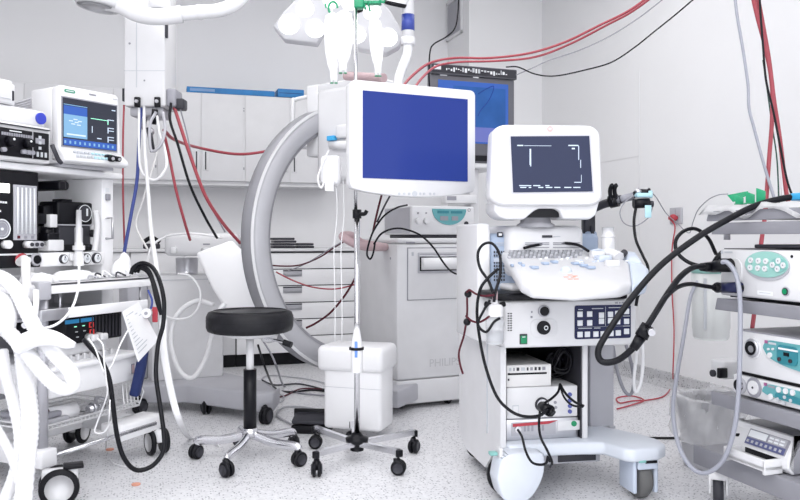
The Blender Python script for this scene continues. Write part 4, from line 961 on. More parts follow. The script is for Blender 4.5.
mb = MB(); loft(mb, [front(0, .012, .010), front(.008, .003, .003), front(.02), front(.10), front(.18, .012, .01), front(.36, .07, .05, -.01), front(.42, .10, .08, -.01)], WHITE2)
cs = t.part('casing', mb)
zc_ = cr(545, 206).z
chin = []
for (px, py) in ((494, 200), (494, 211), (499, 217), (506, 219.5), (524, 219.5), (534, 211), (539, 208.5), (555, 208.5), (560, 211), (563, 219), (590, 219.5), (596, 215), (600, 200)): chin.append(cr(px, py, .03))
t.part('chin', MB().prism([(v.x, .03, v.z) for v in chin], (0, .2, 0), WHITE2, .008), cs)
sc = [cr(510.5, 136.5), cr(589, 136), cr(592.5, 191.5), cr(513, 192.5)]
t.part('screen', MB().prism([(v.x, .0, v.z) for v in [cr(508.5, 134.8), cr(591, 134.3), cr(594.5, 193), cr(511, 194)]], (0, -.002, 0), mat('screen_rim_grey', (.55, .55, .60), .4)).prism([(v.x, -.001, v.z) for v in sc], (0, -.003, 0), SCRD), label='dark navy screen with white traces')
mb = MB()
def bar(x0, y0, x1, y1, m=SCRW):
    a, b = cr(x0, y0), cr(x1, y1); mb.box(a.x, b.x, -.0055, -.004, b.z, a.z, m)
bar(517, 145.0, 523, 146.2); bar(524, 145.6, 551, 146.2); bar(568, 145, 578, 146.2); bar(571.5, 148, 574.5, 149.4); bar(529.3, 149, 530.8, 165); bar(530, 158, 530.9, 166.5); bar(573, 145.6, 578, 146.2)
bar(578, 146, 578.7, 160); bar(580, 160, 580.6, 168); bar(580.8, 175, 581.2, 182); bar(574, 182, 581, 182.8)
for (x0, x1) in ((519, 531), (533, 540), (545, 549)): bar(x0, 185.2, x1, 186.2)
for (x0, x1) in ((520, 526), (528.5, 531), (538, 543), (545.5, 552), (554, 560), (564, 571), (573, 580)): bar(x0, 187.0, x1, 188.0)
t.part('trace_lines', mb)
c = cr(550, 129); t.part('round_badge', MB().cyl((c.x, -.002, c.z), (c.x, .003, c.z), .012, m=mat('badge_pink', (.72, .42, .42), .5)).box(c.x-.006, c.x+.005, -.004, -.001, c.z-.003, c.z+.004, mat('badge_pale', (.8, .6, .6))))
nx, nz = cr(545, 222).x, zc1
t.part('neck_gap_shade', MB().box(nx-.06, nx+.07, .06, .10, cr(545, 217).z, cr(545, 206).z, BLACK))  # black block put in for the shade inside the gap under the chin
t.part('swivel_neck', MB().lathe([(.075, 0), (.076, .012), (.062, .02), (.058, .05), (.066, .085), (.05, .10)], (nx, .16, cr(545, 226).z-.004), m=LGREY, n=30))
# bottle of suction jar
JX = Frame(P(495, 0, 2.84).x, 2.84, 0)
zj0, zj1 = JX.z(0, 344, 0), JX.z(0, 316, 0)
t = Thing('suction_jar', 'clear jar with a white screw cap hanging at the left front of the trolley', 'jar', JX, (0, 0, zj0))
t.part('jar', MB().lathe([(0, 0), (.028, 0), (.033, .01), (.034, .09), (.03, zj1-zj0)], (0, 0, zj0), m=GLASSY))
t.part('liquid', MB().lathe([(0, .004), (.028, .005), (.029, .045), (0, .045)], (0, 0, zj0), m=mat('cloudy_liquid', (.42, .43, .46), .3)))
t.part('cap', MB().lathe([(0, 0), (.031, 0), (.031, .035), (.027, .042), (.012, .045), (.010, .06), (0, .06)], (0, 0, zj1), m=WHITE2, n=28).cyl((-.02, 0, zj1+.04), (-.035, -.01, zj1+.045), .010, m=BLACK).cyl((.02, 0, zj1+.04), (.033, -.01, zj1+.045), .010, m=BLACK).cyl((0, 0, zj1+.055), (0, 0, zj1+.09), .010, m=PINK))
t.part('bracket', MB().box(-.02, .03, .034, .06, zj1-.02, zj1+.03, BLACK, .004))
# gel cup
gv = US.W(*kp(608, 250)); GF_ = Frame(gv.x, gv.y, 0); gz = gv.z
t = Thing('gel_bottle', 'white plastic gel bottle standing on the console corner', 'bottle', GF_, (0, 0, gz))
t.part('bottle', MB().lathe([(0, 0), (.026, 0), (.028, .01), (.026, .06), (.022, .066), (.024, .09), (.0, .092)], (0, 0, gz), m=WHITE2))
t.part('cap', MB().lathe([(.027, .05), (.029, .051), (.029, .055), (.027, .056)], (0, 0, gz), m=WHITE))
pv = US.W(*kp(616, 257, .02))
t = Thing('ultrasound_probe', 'white ultrasound probe with a coiled lead resting on the console', 'probe', WF, tuple(pv))
t.part('body', MB().tube([P(606, 252, 3.02), P(613, 254, 3.0), P(619, 258, 2.97)], .020, WHITE2, n=12, rf=lambda t_, i: .7+.5*t_))
t.part('tip', MB().cyl(P(622, 255, 2.98), P(625, 252, 2.99), .013, m=DGREY))
t.part('lead', MB().tube([P(606, 252, 3.02), P(598, 250, 3.05), P(592, 252, 3.05), P(595, 256, 3.0), P(604, 262, 2.95)], .006, PBLUE2))

# black scope arm to the right of the tube monitor
AR = WF
t = Thing('scope_arm', 'dark jointed holder arm reaching right from behind the tube monitor', 'arm', WF, tuple(P(600, 204, 3.25)))
t.part('tube', MB().tube([P(590, 210, 3.3), P(604, 204, 3.25), P(622, 199, 3.2)], .018, DGREY, n=12, smooth=False))
t.part('grey_sleeve', MB().cyl(P(616, 200.5, 3.21), P(634, 196, 3.18), .016, m=MGREY))
t.part('clamp', MB().cyl(P(610, 202, 3.23), P(618, 200, 3.21), .027, m=BLACK).tube([P(611, 199, 3.2), P(610, 191, 3.19), P(611.5, 186, 3.18), P(613, 185, 3.18)], .009, BLACK).tube([P(616, 199, 3.2), P(614.5, 191, 3.19), P(615.5, 186, 3.18), P(617, 185, 3.18)], .009, BLACK))
t.part('end_clamp', MB().tube([P(633, 196, 3.18), P(638, 192, 3.17), P(645, 192, 3.16), P(650, 190.5, 3.16)], .012, BLACK).cyl(P(636, 193, 3.16), P(640, 190, 3.16), .012, m=STEEL).sph(P(647, 190, 3.16), .008, STEEL))
t.part('mount', MB().box(*(lambda c: (c.x-.03, c.x+.02, c.y-.02, c.y+.04, c.z-.22, c.z+.03))(P(590, 210, 3.32)), DGREY, .01))
c = P(643, 203, 3.14)
t = Thing('endoscopy_camera', 'black camera head with pale aqua tape hanging from the holder arm', 'camera', WF, tuple(c))
t.part('body', MB().cyl(P(633.5, 203.5, 3.14), P(649, 203, 3.14), .020, m=BLACK).cyl(P(649, 204, 3.14), P(653, 204, 3.14), .013, m=DGREY))
t.part('aqua_tape', MB().box(c.x-.03, c.x+.03, c.y-.02, c.y+.02, c.z+.022, c.z+.04, AQUA, .006).box(c.x+.0, c.x+.026, c.y-.026, c.y-.022, c.z-.06, c.z-.01, AQUA, .002).box(c.x+.02, c.x+.036, c.y-.015, c.y+.0, c.z+.02, c.z+.05, AQUA, .005))

# ================================================================== ENDOSCOPY TOWER (right)
RT = Frame(P(693, 0, 2.95).x, 2.95, -72)
def rt(px, py, yo=0.): return RT.at(px, py, yo)
XE = .66; DP = .46
t = Thing('endoscopy_tower', 'grey shelved equipment tower at the right edge', 'trolley', RT, (.33, .23, 0))
def fascia(px, y0, y1, name='shelf', yo=0., skew=.012, bev=.006):
    a, b = rt(px, y0, yo), rt(px, y1, yo)
    t.part(name, MB().prism([(a.x+skew, yo, a.z), (XE, yo, a.z), (XE, yo, b.z), (a.x, yo, b.z)], (0, .02, 0), SHELF, .003).box(a.x+skew+.02, XE, yo+.02, DP, a.z-.03, a.z-.002, SHELF, .004)); return a, b
A_ = fascia(706, 211.5, 221.3, 'top_tray')
B_ = fascia(711, 223, 234.5)
C_ = fascia(714.5, 297.5, 309.5)
D_ = fascia(711, 390.5, 404, skew=0)
E_ = fascia(693, 444, 463, skew=0)
t.part('post', MB().box(.30, .36, DP-.08, DP-.02, E_[0].z-.04, B_[0].z, DGREY, .004))
t.part('post', MB().box(.56, .62, .10, .16, C_[0].z+.0, A_[0].z, BLACK, .004).box(.52, .62, DP-.1, DP, E_[0].z-.04, C_[0].z, BLACK, .004))
bxp = rt(733, 362, .25)
t.part('side_bracket', MB().box(bxp.x-.07, bxp.x+.01, .2, .3, D_[0].z, rt(730, 363, .2).z, WHITE, .006).box(bxp.x+.012, bxp.x+.03, .16, .2, D_[0].z+.01, rt(737, 370, .2).z, BLACK, .004).cyl((bxp.x-.05, .19, bxp.z-.05), (bxp.x-.05, .2, bxp.z-.05), .014, m=DGREY))
t.part('lower_frame', MB().box(.02, XE, .05, DP-.05, E_[1].z-.02, E_[1].z+.02, MGREY, .004))
hw = rt(707, 480, .0)
c_ = Vector((hw.x, .05, 0)); mw = Matrix.Translation(c_) @ Matrix.Rotation(math.radians(-39), 4, 'Z') @ Matrix.Translation(-c_)
fk = t.part('wheel_fork', MB().box(hw.x-.05, hw.x+.05, .016, .026, .06, E_[1].z-.01, WHITE, .005, mtx=mw).box(hw.x-.05, hw.x+.05, .074, .084, .06, E_[1].z-.01, WHITE, .005, mtx=mw).box(hw.x-.05, hw.x+.05, .016, .084, E_[1].z-.035, E_[1].z-.0, WHITE, .006, mtx=mw))
t.part('caster_wheel', MB().lathe([(.015, -.018), (.055, -.018), (.062, -.01), (.062, .01), (.055, .018), (.015, .018)], (hw.x, .05, .063), (.63, .777, 0), DGREY, 26), fk)
for (xx, yy) in ((.60, .06), (.60, .40), (.08, .40)): caster(t, (xx, yy, 0), .05, RUBBER, DGREY, LGREY, .4, .03)
t.part('bracket_foot', MB().cyl((rt(727, 236, .1).x, .1, B_[1].z-.02), (rt(727, 236, .1).x, .1, B_[1].z+.02), .012, m=LGREY))
# cloth, green holders, blue tray on the top
zt_ = A_[0].z+.001
mb = MB(); tb = bmesh.new(); nx_, ny_ = 26, 12; vs = []
random.seed(2)
for i in range(nx_+1):
    row = []
    for j in range(ny_+1):
        x = -.005+.05+(XE-.06)*i/nx_; y = -.012+DP*.9*j/ny_
        z = zt_+.016+.010*math.sin(i*.55)*math.cos(j*.8)+.006*math.sin(i*1.1+j)
        z = max(z, zt_+.004)
        if j == 0: z -= .03+.012*math.sin(i*.7)
        row.append(tb.verts.new((x, y, z)))
    vs.append(row)
for i in range(nx_):
    for j in range(ny_): f = tb.faces.new((vs[i][j], vs[i+1][j], vs[i+1][j+1], vs[i][j+1])); f.smooth = True
ex_ = bmesh.ops.solidify(tb, geom=tb.faces[:], thickness=-.012)
mb.add(tb, CLOTH); solo('folded_cloth', mb, 'crumpled white cloth spread on the top of the tower', 'cloth', RT, base=(.3, .2, zt_))
def gplate(px, y0, y1, w_, yo, lab, fold=True):
    a, b = rt(px, y0, yo), rt(px, y1, yo); mb = MB()
    zz = zt_+.026
    mb.prism([(a.x, yo, zz), (a.x+w_, yo+.012, zz), (a.x+w_, yo+.012, a.z-.012), (a.x, yo, a.z)], (0, .004, 0), GREEN, .001)
    if fold: mb.box(a.x-.006, a.x+w_, yo-.0, yo+.03, zz-.004, zz, GREEN, .001)
    solo('green_card', mb, lab, 'card', RT, 'green cards standing on the tower')
gplate(735, 195, 203, .026, .06, 'green folded card on the tower, leftmost and shortest')
gplate(745.5, 191.5, 203, .028, .05, 'green folded card on the tower, the middle one')
gplate(756, 188, 203, .028, .04, 'green folded card on the tower, rightmost and tallest')
a = rt(727, 195, .1); b = rt(743, 191, .14)
solo('green_sheet', MB().prism([(a.x, .1, a.z), (b.x, .16, b.z), (b.x, .16, b.z-.015), (a.x+.06, .08, zt_+.035), (a.x+.03, .1, zt_+.035)], (0, .004, 0), GREEN, .0005), 'thin green sheet leaning left of the green cards', 'sheet', RT)
a = rt(789, 195, .12)
solo('blue_tray', MB().box(a.x, XE-.02, .12, .3, a.z-.02, a.z+.006, CYANB, .006), 'bright blue tray on the tower beside the ceiling hoses', 'tray', RT)
# main processor
yo = .015
x0, z0_, z1_ = rt(720, 290, yo).x, C_[0].z+.004, rt(720, 249, yo).z
t = Thing('endoscopy_processor', 'white processor with an oval mint key panel, on the upper shelf of the tower', 'medical device', RT, ((x0+XE)/2, .2, z0_))
t.part('casing', MB().box(x0, XE-.03, yo, .40, z0_+.006, z1_, WHITE2, .008).box(x0+.01, XE-.04, yo+.01, .39, z1_-.001, z1_+.003, DGREY).box(x0+.03, XE-.06, yo+.02, .38, z0_, z0_+.008, BLACK))
def q_(px, py): v = rt(px, py, yo); return v.x, v.z
def oval(mb, px0, px1, py0, py1, y0, y1, m):
    x0_, x1_ = q_(px0, 0)[0], q_(px1, 0)[0]; cx = (x0_+x1_)/2; cz_ = (q_((px0+px1)/2, py0)[1]+q_((px0+px1)/2, py1)[1])/2; rz_ = (q_((px0+px1)/2, py0)[1]-q_((px0+px1)/2, py1)[1])/2
    mb.disc(cx, cz_, (x1_-x0_)/2, y0, y1, m, rz=rz_, n=36); return mb
t.part('panel_bezel', oval(MB(), 745.5, 790.5, 251, 280.8, yo-.004, yo, LGREY))
pp = t.part('key_panel', oval(oval(MB(), 746.5, 789.5, 251.5, 277.5, yo-.007, yo-.003, MINT), 772, 789, 258, 272, yo-.009, yo-.006, MINTD))
mb = MB()
for (px, py) in ((753, 260.2), (760.5, 260.8), (768, 261.2), (752.3, 267.5), (760, 268), (767, 268.6), (774.8, 264.8), (780.7, 260.8), (785.5, 265.3), (779.7, 268.8)):
    x, z = q_(px, py); mb.disc(x, z, .010, yo-.012, yo-.006, WHITE2, n=14).disc(x, z, .003, yo-.0125, yo-.012, MARK, n=8)
t.part('keys', mb, pp)
x, z = q_(786, 291.5); t.part('power_button', MB().disc(x, z, .016, yo-.003, yo, LGREY).disc(x, z, .012, yo-.006, yo, DGREY).disc(x, z, .009, yo-.008, yo, GREENS))
x, z = q_(792, 256.5); t.part('indicator', MB().disc(x, z, .005, yo-.002, yo, BLACK, n=10))
xa_, za_ = q_(757.5, 290.5); xb_, zb_ = q_(773, 296); t.part('label_plate', MB().box(xa_, xb_, yo-.001, yo, zb_, za_, WMARK).box(xa_+.01, xb_-.01, yo-.0015, yo, (za_+zb_)/2, (za_+zb_)/2+.002, PMARK))
xa_, za_ = q_(721, 252.8); t.part('maker_mark', MB().disc(xa_+.006, za_+.003, .007, yo-.001, yo, PMARK, n=10).box(xa_+.018, xa_+.058, yo-.001, yo, za_, za_+.006, PMARK))
xa_, za_ = q_(735, 264); t.part('connector_socket', MB().rrect(q_(722, 0)[0], q_(742, 0)[0], q_(730, 284)[1], q_(730, 258)[1], yo-.003, yo, .03, WHITE).cyl((q_(731, 0)[0], yo-.04, q_(731, 265)[1]), (q_(731, 0)[0], yo, q_(731, 265)[1]), .024, m=BLACK))
xa_, za_ = q_(740, 287.5); t.part('connector_socket', MB().cyl((xa_, yo-.02, za_), (xa_, yo, za_), .02, m=BLACK))
# black tray on processor
a = rt(754, 243, .04)
solo('black_keyboard_tray', MB().box(a.x, XE-.02, .04, .3, z1_+.005, z1_+.018, DGREY, .004), 'thin black tray lying on the endoscopy processor', 'tray', RT)
# light source
yo = .02
x0, z0_, z1_ = rt(736, 360, yo).x, rt(737, 370.5, yo).z, rt(736, 330, yo).z
def teal_panel(th, x0_, x1_, z0_, z1_, y):
    n = []; 
    for k in range(9): a = PI/2+PI/2*k/8; n.append((x0_+.04*(1+math.cos(a)), y, z1_-.03+.03*math.sin(a)))
    for k in range(13): u = k/12; n.append((x0_+(x1_-x0_)*u, y, (z1_-.03)-(z1_-.03-z0_)*math.sqrt(1-(1-u)**2)))
    n.append((x1_, y, z1_)); return n
t = Thing('light_source', 'taller white unit with a teal panel, upper of two stacked on the middle shelf', 'medical device', RT, ((x0+XE)/2, .2, z0_))
t.part('casing', MB().box(x0, XE-.03, yo, .42, z0_, z1_, WHITE2, .006).box(x0+.004, XE-.034, yo+.004, .415, z1_-.001, z1_+.004, MGREY))
x, z = q_(753, 348)
t.part('lamp_socket', MB().disc(x, z, .038, yo-.003, yo, WHITE2).lathe([(.02, 0), (.030, 0), (.032, .008), (.026, .012), (.018, .006)], (x, yo, z), (0, -1, 0), STEEL).disc(x, z, .024, yo-.0135, yo, BLACK).disc(x+.006, z-.002, .012, yo-.016, yo, STEEL))
xa_, za_ = q_(764.5, 339); xb_, zb_ = q_(800, 369)
xb_ += .07; zb_ = q_(800, 372)[1]
tl = teal_panel(t, xa_, xb_, zb_, za_, yo-.004)
t.part('panel_bezel', MB().prism([(p[0]+(p[0]-xb_)*.03, yo, p[2]+(p[2]-za_)*.10) for p in tl], (0, -.003, 0), WHITE, 0))
pp = t.part('display_panel', MB().prism(tl, (0, -.003, 0), TEAL).rrect(q_(779, 0)[0], q_(800, 0)[0], q_(785, 364)[1], q_(785, 345)[1], yo-.010, yo-.006, .018, TEALD).box(q_(786.5, 0)[0], q_(791.5, 0)[0], yo-.013, yo-.009, q_(789, 356)[1], q_(789, 352.5)[1], BLACK))
mb = MB()
for (px, py) in ((772, 355), (770.5, 349), (775, 349)): x, z = q_(px, py); mb.disc(x, z, .009 if py > 350 else .004, yo-.012, yo-.006, WHITE2, n=12)
for (px, py) in ((782, 359), (793, 361)): x, z = q_(px, py); mb.disc(x, z, .007, yo-.014, yo-.009, DGREY, n=12).disc(x, z, .003, yo-.015, yo-.009, MAROON, n=8)
x, z = q_(781, 348); mb.box(x, x+.08, yo-.012, yo-.009, z-.003, z+.003, WMARK)
t.part('keys', mb, pp)
x, z = q_(767.5, 342.5); t.part('maker_mark', MB().box(x-.004, x+.008, yo-.009, yo-.006, z-.002, z+.008, mat('maker_red', (.35, .10, .25), .5)).box(x+.014, x+.045, yo-.009, yo-.006, z-.003, z+.004, PMARK))
# second unit
x0b, z0b, z1b = rt(733, 380, yo).x, D_[0].z+.008, z0_-.014
t2 = Thing('insufflator', 'slim white unit with round sockets and a teal panel, under the light source', 'medical device', RT, ((x0b+XE)/2, .2, z0b-.004))
t2.part('casing', MB().box(x0b, XE-.03, yo, .42, z0b, z1b, WHITE2, .005).box(x0b+.03, XE-.05, yo+.03, .4, z0b-.006, z0b, BLACK).box(x0b+.01, XE-.04, yo+.02, .4, z1b, z1b+.013, BLACK))
x, z = q_(754.5, 387.5); t2.part('round_socket', MB().disc(x, z, .034, yo-.004, yo, MARK).disc(x, z, .024, yo-.008, yo, WHITE2).disc(x, z, .004, yo-.010, yo, DGREY, n=8))
x, z = q_(741, 385.5); t2.part('round_socket', MB().disc(x, z, .028, yo-.004, yo, LGREY).disc(x-.006, z, .020, yo-.010, yo, BLACK).disc(x+.010, z, .007, yo-.012, yo, STEEL))
xa_, za_ = q_(763.5, 382.5); xb_, zb_ = q_(800, 405); xb_ += .04
zb_ = max(zb_, z0b+.006); tl = teal_panel(t2, xa_, xb_, zb_, za_, yo-.003)
pp = t2.part('display_panel', MB().prism(tl, (0, -.003, 0), TEAL).rrect(q_(777, 0)[0], xb_-.015, zb_+.004, q_(785, 394)[1], yo-.009, yo-.005, .02, TEALD))
mb = MB()
for (px, py) in ((780.5, 389.5), (787.5, 391), (794.5, 392.5), (772.5, 396.5)): x, z = q_(px, py); mb.disc(x, z, .010, yo-.010, yo-.005, WHITE2, n=12)
for (px, py) in ((780, 399), (787, 397), (793, 400.5), (786.5, 403)): x, z = q_(px, py); mb.disc(x, z, .006, yo-.012, yo-.008, PMARK, n=8)
t2.part('keys', mb, pp)
x, z = q_(766.5, 385); t2.part('maker_mark', MB().box(x-.004, x+.008, yo-.008, yo-.005, z-.002, z+.008, mat('maker_red', (.35, .10, .25), .5)).box(x+.014, x+.044, yo-.008, yo-.005, z-.004, z+.003, MARK))
# printer on the bottom shelf
yo = .03; zs_ = E_[0].z
xa, xb = rt(731, 440, yo).x, rt(789, 440, yo).x; zt2 = rt(738, 420, .06).z; z0p = zs_+.002
t = Thing('label_printer', 'grey and white printer with a sloping key panel, on the bottom shelf of the tower', 'printer', RT, ((xa+xb)/2, .2, z0p))
def side(x, o=0.): return [(x, yo+.02, z0p), (x, yo, z0p+.02), (x, yo, z0p+(zt2-z0p)*.42), (x, yo+.035, zt2-.01), (x, yo+.05, zt2), (x, .36, zt2), (x, .36, z0p)]
t.part('casing', MB().prism(side(xa+.002), (xb-xa-.002, 0, 0), SHELF, .006).prism([(p[0], p[1]-.004, p[2]) for p in side(xa)[:5]]+[(xa, .055, zt2+.002), (xa, .055, z0p)], (xb-xa, 0, 0), WHITE, .005))
z_m = z0p+(zt2-z0p)*.42
def sl(u, v_, off):   # sloping face: u along, v up 0..1
    return Vector((xa+(xb-xa)*u, yo-.004+.035*v_-off, z_m+(zt2-.01-z_m)*v_+off*.4))
def slab(mb, u0, u1, v0, v1, o0, m): mb.prism([sl(u0, v0, o0-.003), sl(u1, v0, o0-.003), sl(u1, v1, o0-.003), sl(u0, v1, o0-.003)], Vector((0, -.004, .0015)), m); return mb
pp = t.part('key_panel', slab(slab(slab(slab(MB(), .26, .93, .12, .92, .003, MGREY), .28, .58, .52, .86, .005, WMARK), .27, .92, .14, .46, .005, mat('key_strip_blue', (.10, .11, .24), .4)), .61, .9, .5, .88, .004, LGREY))
mb = MB()
for k in range(8): u = .30+k*.078; slab(mb, u, u+.03, .22, .36, .008, LGREY)
for k in range(3):
    for j in range(2): slab(mb, .63+k*.09, .69+k*.09, .55+j*.16, .64+j*.16, .007, WMARK)
t.part('keys', mb, pp)
t.part('output_slot', MB().box(xa+(xb-xa)*.28, xb-.03, yo-.006, yo+.02, z0p+(zt2-z0p)*.20, z_m-.004, BLACK, .002))
t.part('paper_tray', MB().box(xa+(xb-xa)*.18, xb-.025, yo-.075, yo, z0p+.012, z0p+.03, WHITE, .004).box(xa+(xb-xa)*.18, xb-.025, yo-.075, yo-.065, z0p+.01, z0p+.05, WHITE, .004).box(xa+(xb-xa)*.18, xa+(xb-xa)*.18+.012, yo-.075, yo, z0p+.0, z0p+.05, WHITE, .003).box(xb-.037, xb-.025, yo-.075, yo, z0p+.0, z0p+.05, WHITE, .003))
t.part('side_keys', MB().box(xa+.02, xa+.035, yo-.008, yo+.0, z_m-.05, z_m-.03, WMARK, .002).box(xa+.02, xa+.03, yo+.0, yo+.02, z_m+.02, z_m+.03, BLACK, .002))
# canister
cd = 3.42; cx = P(711, 0, cd).x; CN = Frame(cx, cd, 0)
z0c, z1c = CN.z(0, 339, 0), CN.z(0, 273, 0); rc = 18*cd/FL
t = Thing('suction_canister', 'frosted plastic suction canister with a mint rim hanging behind the tower', 'canister', CN, (0, 0, z0c))
t.part('canister', MB().lathe([(0, 0), (rc*.88, 0), (rc*.95, .012), (rc*.97, .04), (rc, .05), (rc*1.02, z1c-z0c), (rc*.98, z1c-z0c), (rc*.9, .05), (0, .02)], (0, 0, z0c), m=FROST, n=36))
t.part('rim', MB().lathe([(rc*.9, 0), (rc*1.04, 0), (rc*1.04, .022), (rc*.9, .03), (0, .034)], (0, 0, z1c), m=MINT, n=36))
t.part('scale_marks', MB().box(-rc*.75, -rc*.6, -rc*.9, -rc*.86, z0c+.05, z1c-.02, PMARK))
t.part('holder', MB().box(.02, .16, -.03, .03, z1c-.0, z1c+.05, LGREY, .006).tube([(.0, -.02, z1c+.03), (.02, -.03, z1c+.07), (.04, -.03, z1c+.09)], .014, BLACK))
# bin with liner
bd = 3.42; BN = Frame(P(709, 0, bd).x, bd, 0); zr = BN.z(0, 398, 0); rb = 31.5*bd/FL
t = Thing('waste_bin', 'grey waste bin lined with a clear plastic bag, on the floor behind the tower', 'bin', BN, (0, 0, 0))
t.part('bin', MB().lathe([(0, .004), (rb*.74, .004), (rb*.76, .0), (rb*.78, .012), (rb*.96, zr), (rb*1.0, zr+.004), (rb*.94, zr+.006), (rb*.92, zr-.01), (rb*.74, .02), (0, .02)], (0, 0, 0), m=mat('bin_grey', (.48, .48, .51), .4), n=40))
tb = bmesh.new(); random.seed(9); NN = 60; rows = []
prof = [(1.10, -.17), (1.09, -.14), (1.07, -.10), (1.07, -.06), (1.06, -.02), (1.05, .012), (1.0, .022), (.95, .012), (.9, -.03), (.85, -.08)]
ph_ = [random.random()*6 for _ in range(8)]
for (r_, dz) in prof:
    row = []
    for k in range(NN):
        a = 2*PI*k/NN; wv = .014*math.sin(5*a+ph_[0]+dz*30)+.010*math.sin(11*a+ph_[1]-dz*22)+.008*math.sin(17*a+ph_[2]+dz*60)
        row.append(tb.verts.new((math.cos(a)*(rb*r_+wv), math.sin(a)*(rb*r_+wv), zr+dz+.012*math.sin(3*a+ph_[3])*(1 if dz < -.1 else .6)+wv*.3)))
    rows.append(row)
for a, b in zip(rows, rows[1:]):
    for k in range(NN): f = tb.faces.new((a[k], a[(k+1) % NN], b[(k+1) % NN], b[k])); f.smooth = True
mb = MB(); mb.add(tb, BAGP); solo('bin_liner', mb, 'clear crumpled plastic bag folded over the rim of the grey bin', 'bin bag', BN, base=(0, 0, zr-.18))

# ================================================================== CABLES ON THE RIGHT
GE = 'black endoscope cables'
cable('endoscope_cable', [(812, 196, 2.65), (785, 198, 2.66), (755, 206, 2.66), (725, 221, 2.64), (695, 239, 2.62), (660, 266, 2.6), (630, 300, 2.58), (606, 335, 2.56), (598, 352, 2.55), (603, 362, 2.54), (618, 360, 2.52), (634, 347, 2.5), (646, 330, 2.5)], .0125, RUBBER, 'thick black endoscope cable sweeping from the tower top down into a hanging loop', GE, n=12)
cable('endoscope_cable', [(646, 328, 2.5), (656, 312, 2.52), (668, 293, 2.56), (680, 277, 2.62), (692, 268, 2.7), (704, 266, 2.76)], .0115, RUBBER, 'black cable from the joint up to the upper plug of the processor', GE, n=12)
cable('endoscope_cable', [(647, 326, 2.47), (658, 308, 2.5), (668, 295, 2.55), (678, 287, 2.62), (690, 284, 2.7), (704, 286, 2.76), (718, 288, 2.8)], .009, RUBBER, 'black cable from the joint bending to the lower plug of the processor', GE, n=12)
cable('endoscope_cable', [(704, 267, 2.78), (688, 262, 2.8), (677, 252, 2.82), (676, 240, 2.84), (684, 231, 2.86), (696, 229, 2.88), (708, 238, 2.9), (716, 254, 2.92)], .008, RUBBER, 'black cable curling in a ring left of the processor', GE, n=10)
cv = P(643, 334, 2.5)
solo('cable_joint', MB().cyl(P(633, 349, 2.5), P(641, 337, 2.5), .014, .018, BLACK).cyl(P(641, 337, 2.5), P(648, 325, 2.5), .022, .020, BLACK).cyl(P(651, 331, 2.46), P(652, 333, 2.44), .011, m=STEEL), 'thick black cable joint with a small steel cap', 'connector')
t = Thing('endoscope_plug', 'large ribbed black plug in the upper socket of the processor', 'plug', WF, tuple(P(718, 266, 2.8)), 'plugs in the processor')
pe_ = RT.W(*rt(731, 265, -.02))
t.part('body', MB().cyl(P(701, 267, 2.77), P(712, 267, 2.79), .014, .020, BLACK).cyl(P(712, 267, 2.79), (pe_.x, pe_.y, pe_.z), .020, .024, BLACK))
t.part('collar', MB().cyl(P(723, 266, 2.82), P(726, 266, 2.83), .027, m=DGREY))
pe_ = RT.W(*rt(740, 287.5, .0))
t = Thing('endoscope_plug', 'smaller blue-black plug in the lower socket of the processor', 'plug', WF, tuple(P(722, 288, 2.8)), 'plugs in the processor')
t.part('body', MB().cyl(P(714, 287.5, 2.79), P(722, 287.5, 2.81), .012, .018, BLACK).cyl(P(722, 287.5, 2.81), (pe_.x, pe_.y, pe_.z), .019, m=PANELB))
t.part('collar', MB().cyl(P(717, 287.5, 2.8), P(719, 287.5, 2.805), .019, m=DGREY))
cable('suction_tube', [(722, 262, 2.72), (728, 263, 2.70), (736, 275, 2.68), (740, 300, 2.66), (740, 350, 2.64), (738, 400, 2.64), (733, 435, 2.66), (722, 462, 2.7), (705, 473, 2.75), (690, 466, 2.8), (678, 443, 2.86), (673, 410, 2.95), (677, 375, 3.05), (684, 335, 3.2), (691, 295, 3.35), (700, 278, 3.4)], .0095, TUBEB, 'pale blue-grey tube hanging in a long U before the tower', n=12)
GC = 'hoses and cables coming down to the tower'
cable('gas_hose', [(751, -12, 3.4), (757, 15, 3.4), (766, 50, 3.4), (772, 85, 3.4), (772, 120, 3.4), (769, 160, 3.4), (765, 215, 3.38), (761, 245, 3.38), (757, 290, 3.36), (752, 330, 3.34)], .014, RED, 'red hose falling to the tower, bending back left', GC)
cable('gas_hose', [(756, -12, 3.45), (762, 20, 3.45), (769, 60, 3.45), (774, 100, 3.45), (780, 140, 3.43), (786, 190, 3.4), (789, 205, 3.4)], .014, RED, 'red hose falling to the tower, leaning right', GC)
cable('power_cable', [(759, -12, 3.35), (761, 20, 3.35), (763, 45, 3.35), (766, 80, 3.35), (773, 110, 3.35), (780, 145, 3.35), (787, 180, 3.35), (794, 200, 3.33)], .008, BLACK, 'black cable twisting beside the red hoses to the tower', GC)
cable('suction_tube', [(734, -12, 3.4), (737, 15, 3.4), (743, 50, 3.4), (748, 85, 3.4), (749, 108, 3.4), (754, 128, 3.4), (764, 165, 3.38), (776, 204, 3.35)], .008, TUBEB, 'pale blue-grey tube hanging left of the red hoses', GC)
cable('data_cable', [(763, 60, 3.5), (768, 95, 3.5), (772, 125, 3.5), (777, 160, 3.48), (779, 205, 3.45)], .005, mat('dark_green_cable', (.04, .10, .08), .5), 'thin dark green cable between the red hoses', GC)
cable('data_cable', [(765, 40, 3.5), (771, 90, 3.5), (778, 130, 3.5), (783, 205, 3.45)], .006, TUBEW, 'thin white cable between the red hoses', GC)
GH2 = 'red hoses and cables swinging from the ceiling to the dark monitor'
cable('gas_hose', [(660, -12, 4.2), (630, 10, 4.3), (600, 25, 4.4), (565, 42, 4.55), (530, 53, 4.6), (490, 58, 4.6), (455, 58, 4.6), (430, 63, 4.5), (412, 76, 4.2), (400, 90, 4.0)], .011, RED, 'red hose swinging left across the corner, the upper of two', GH2)
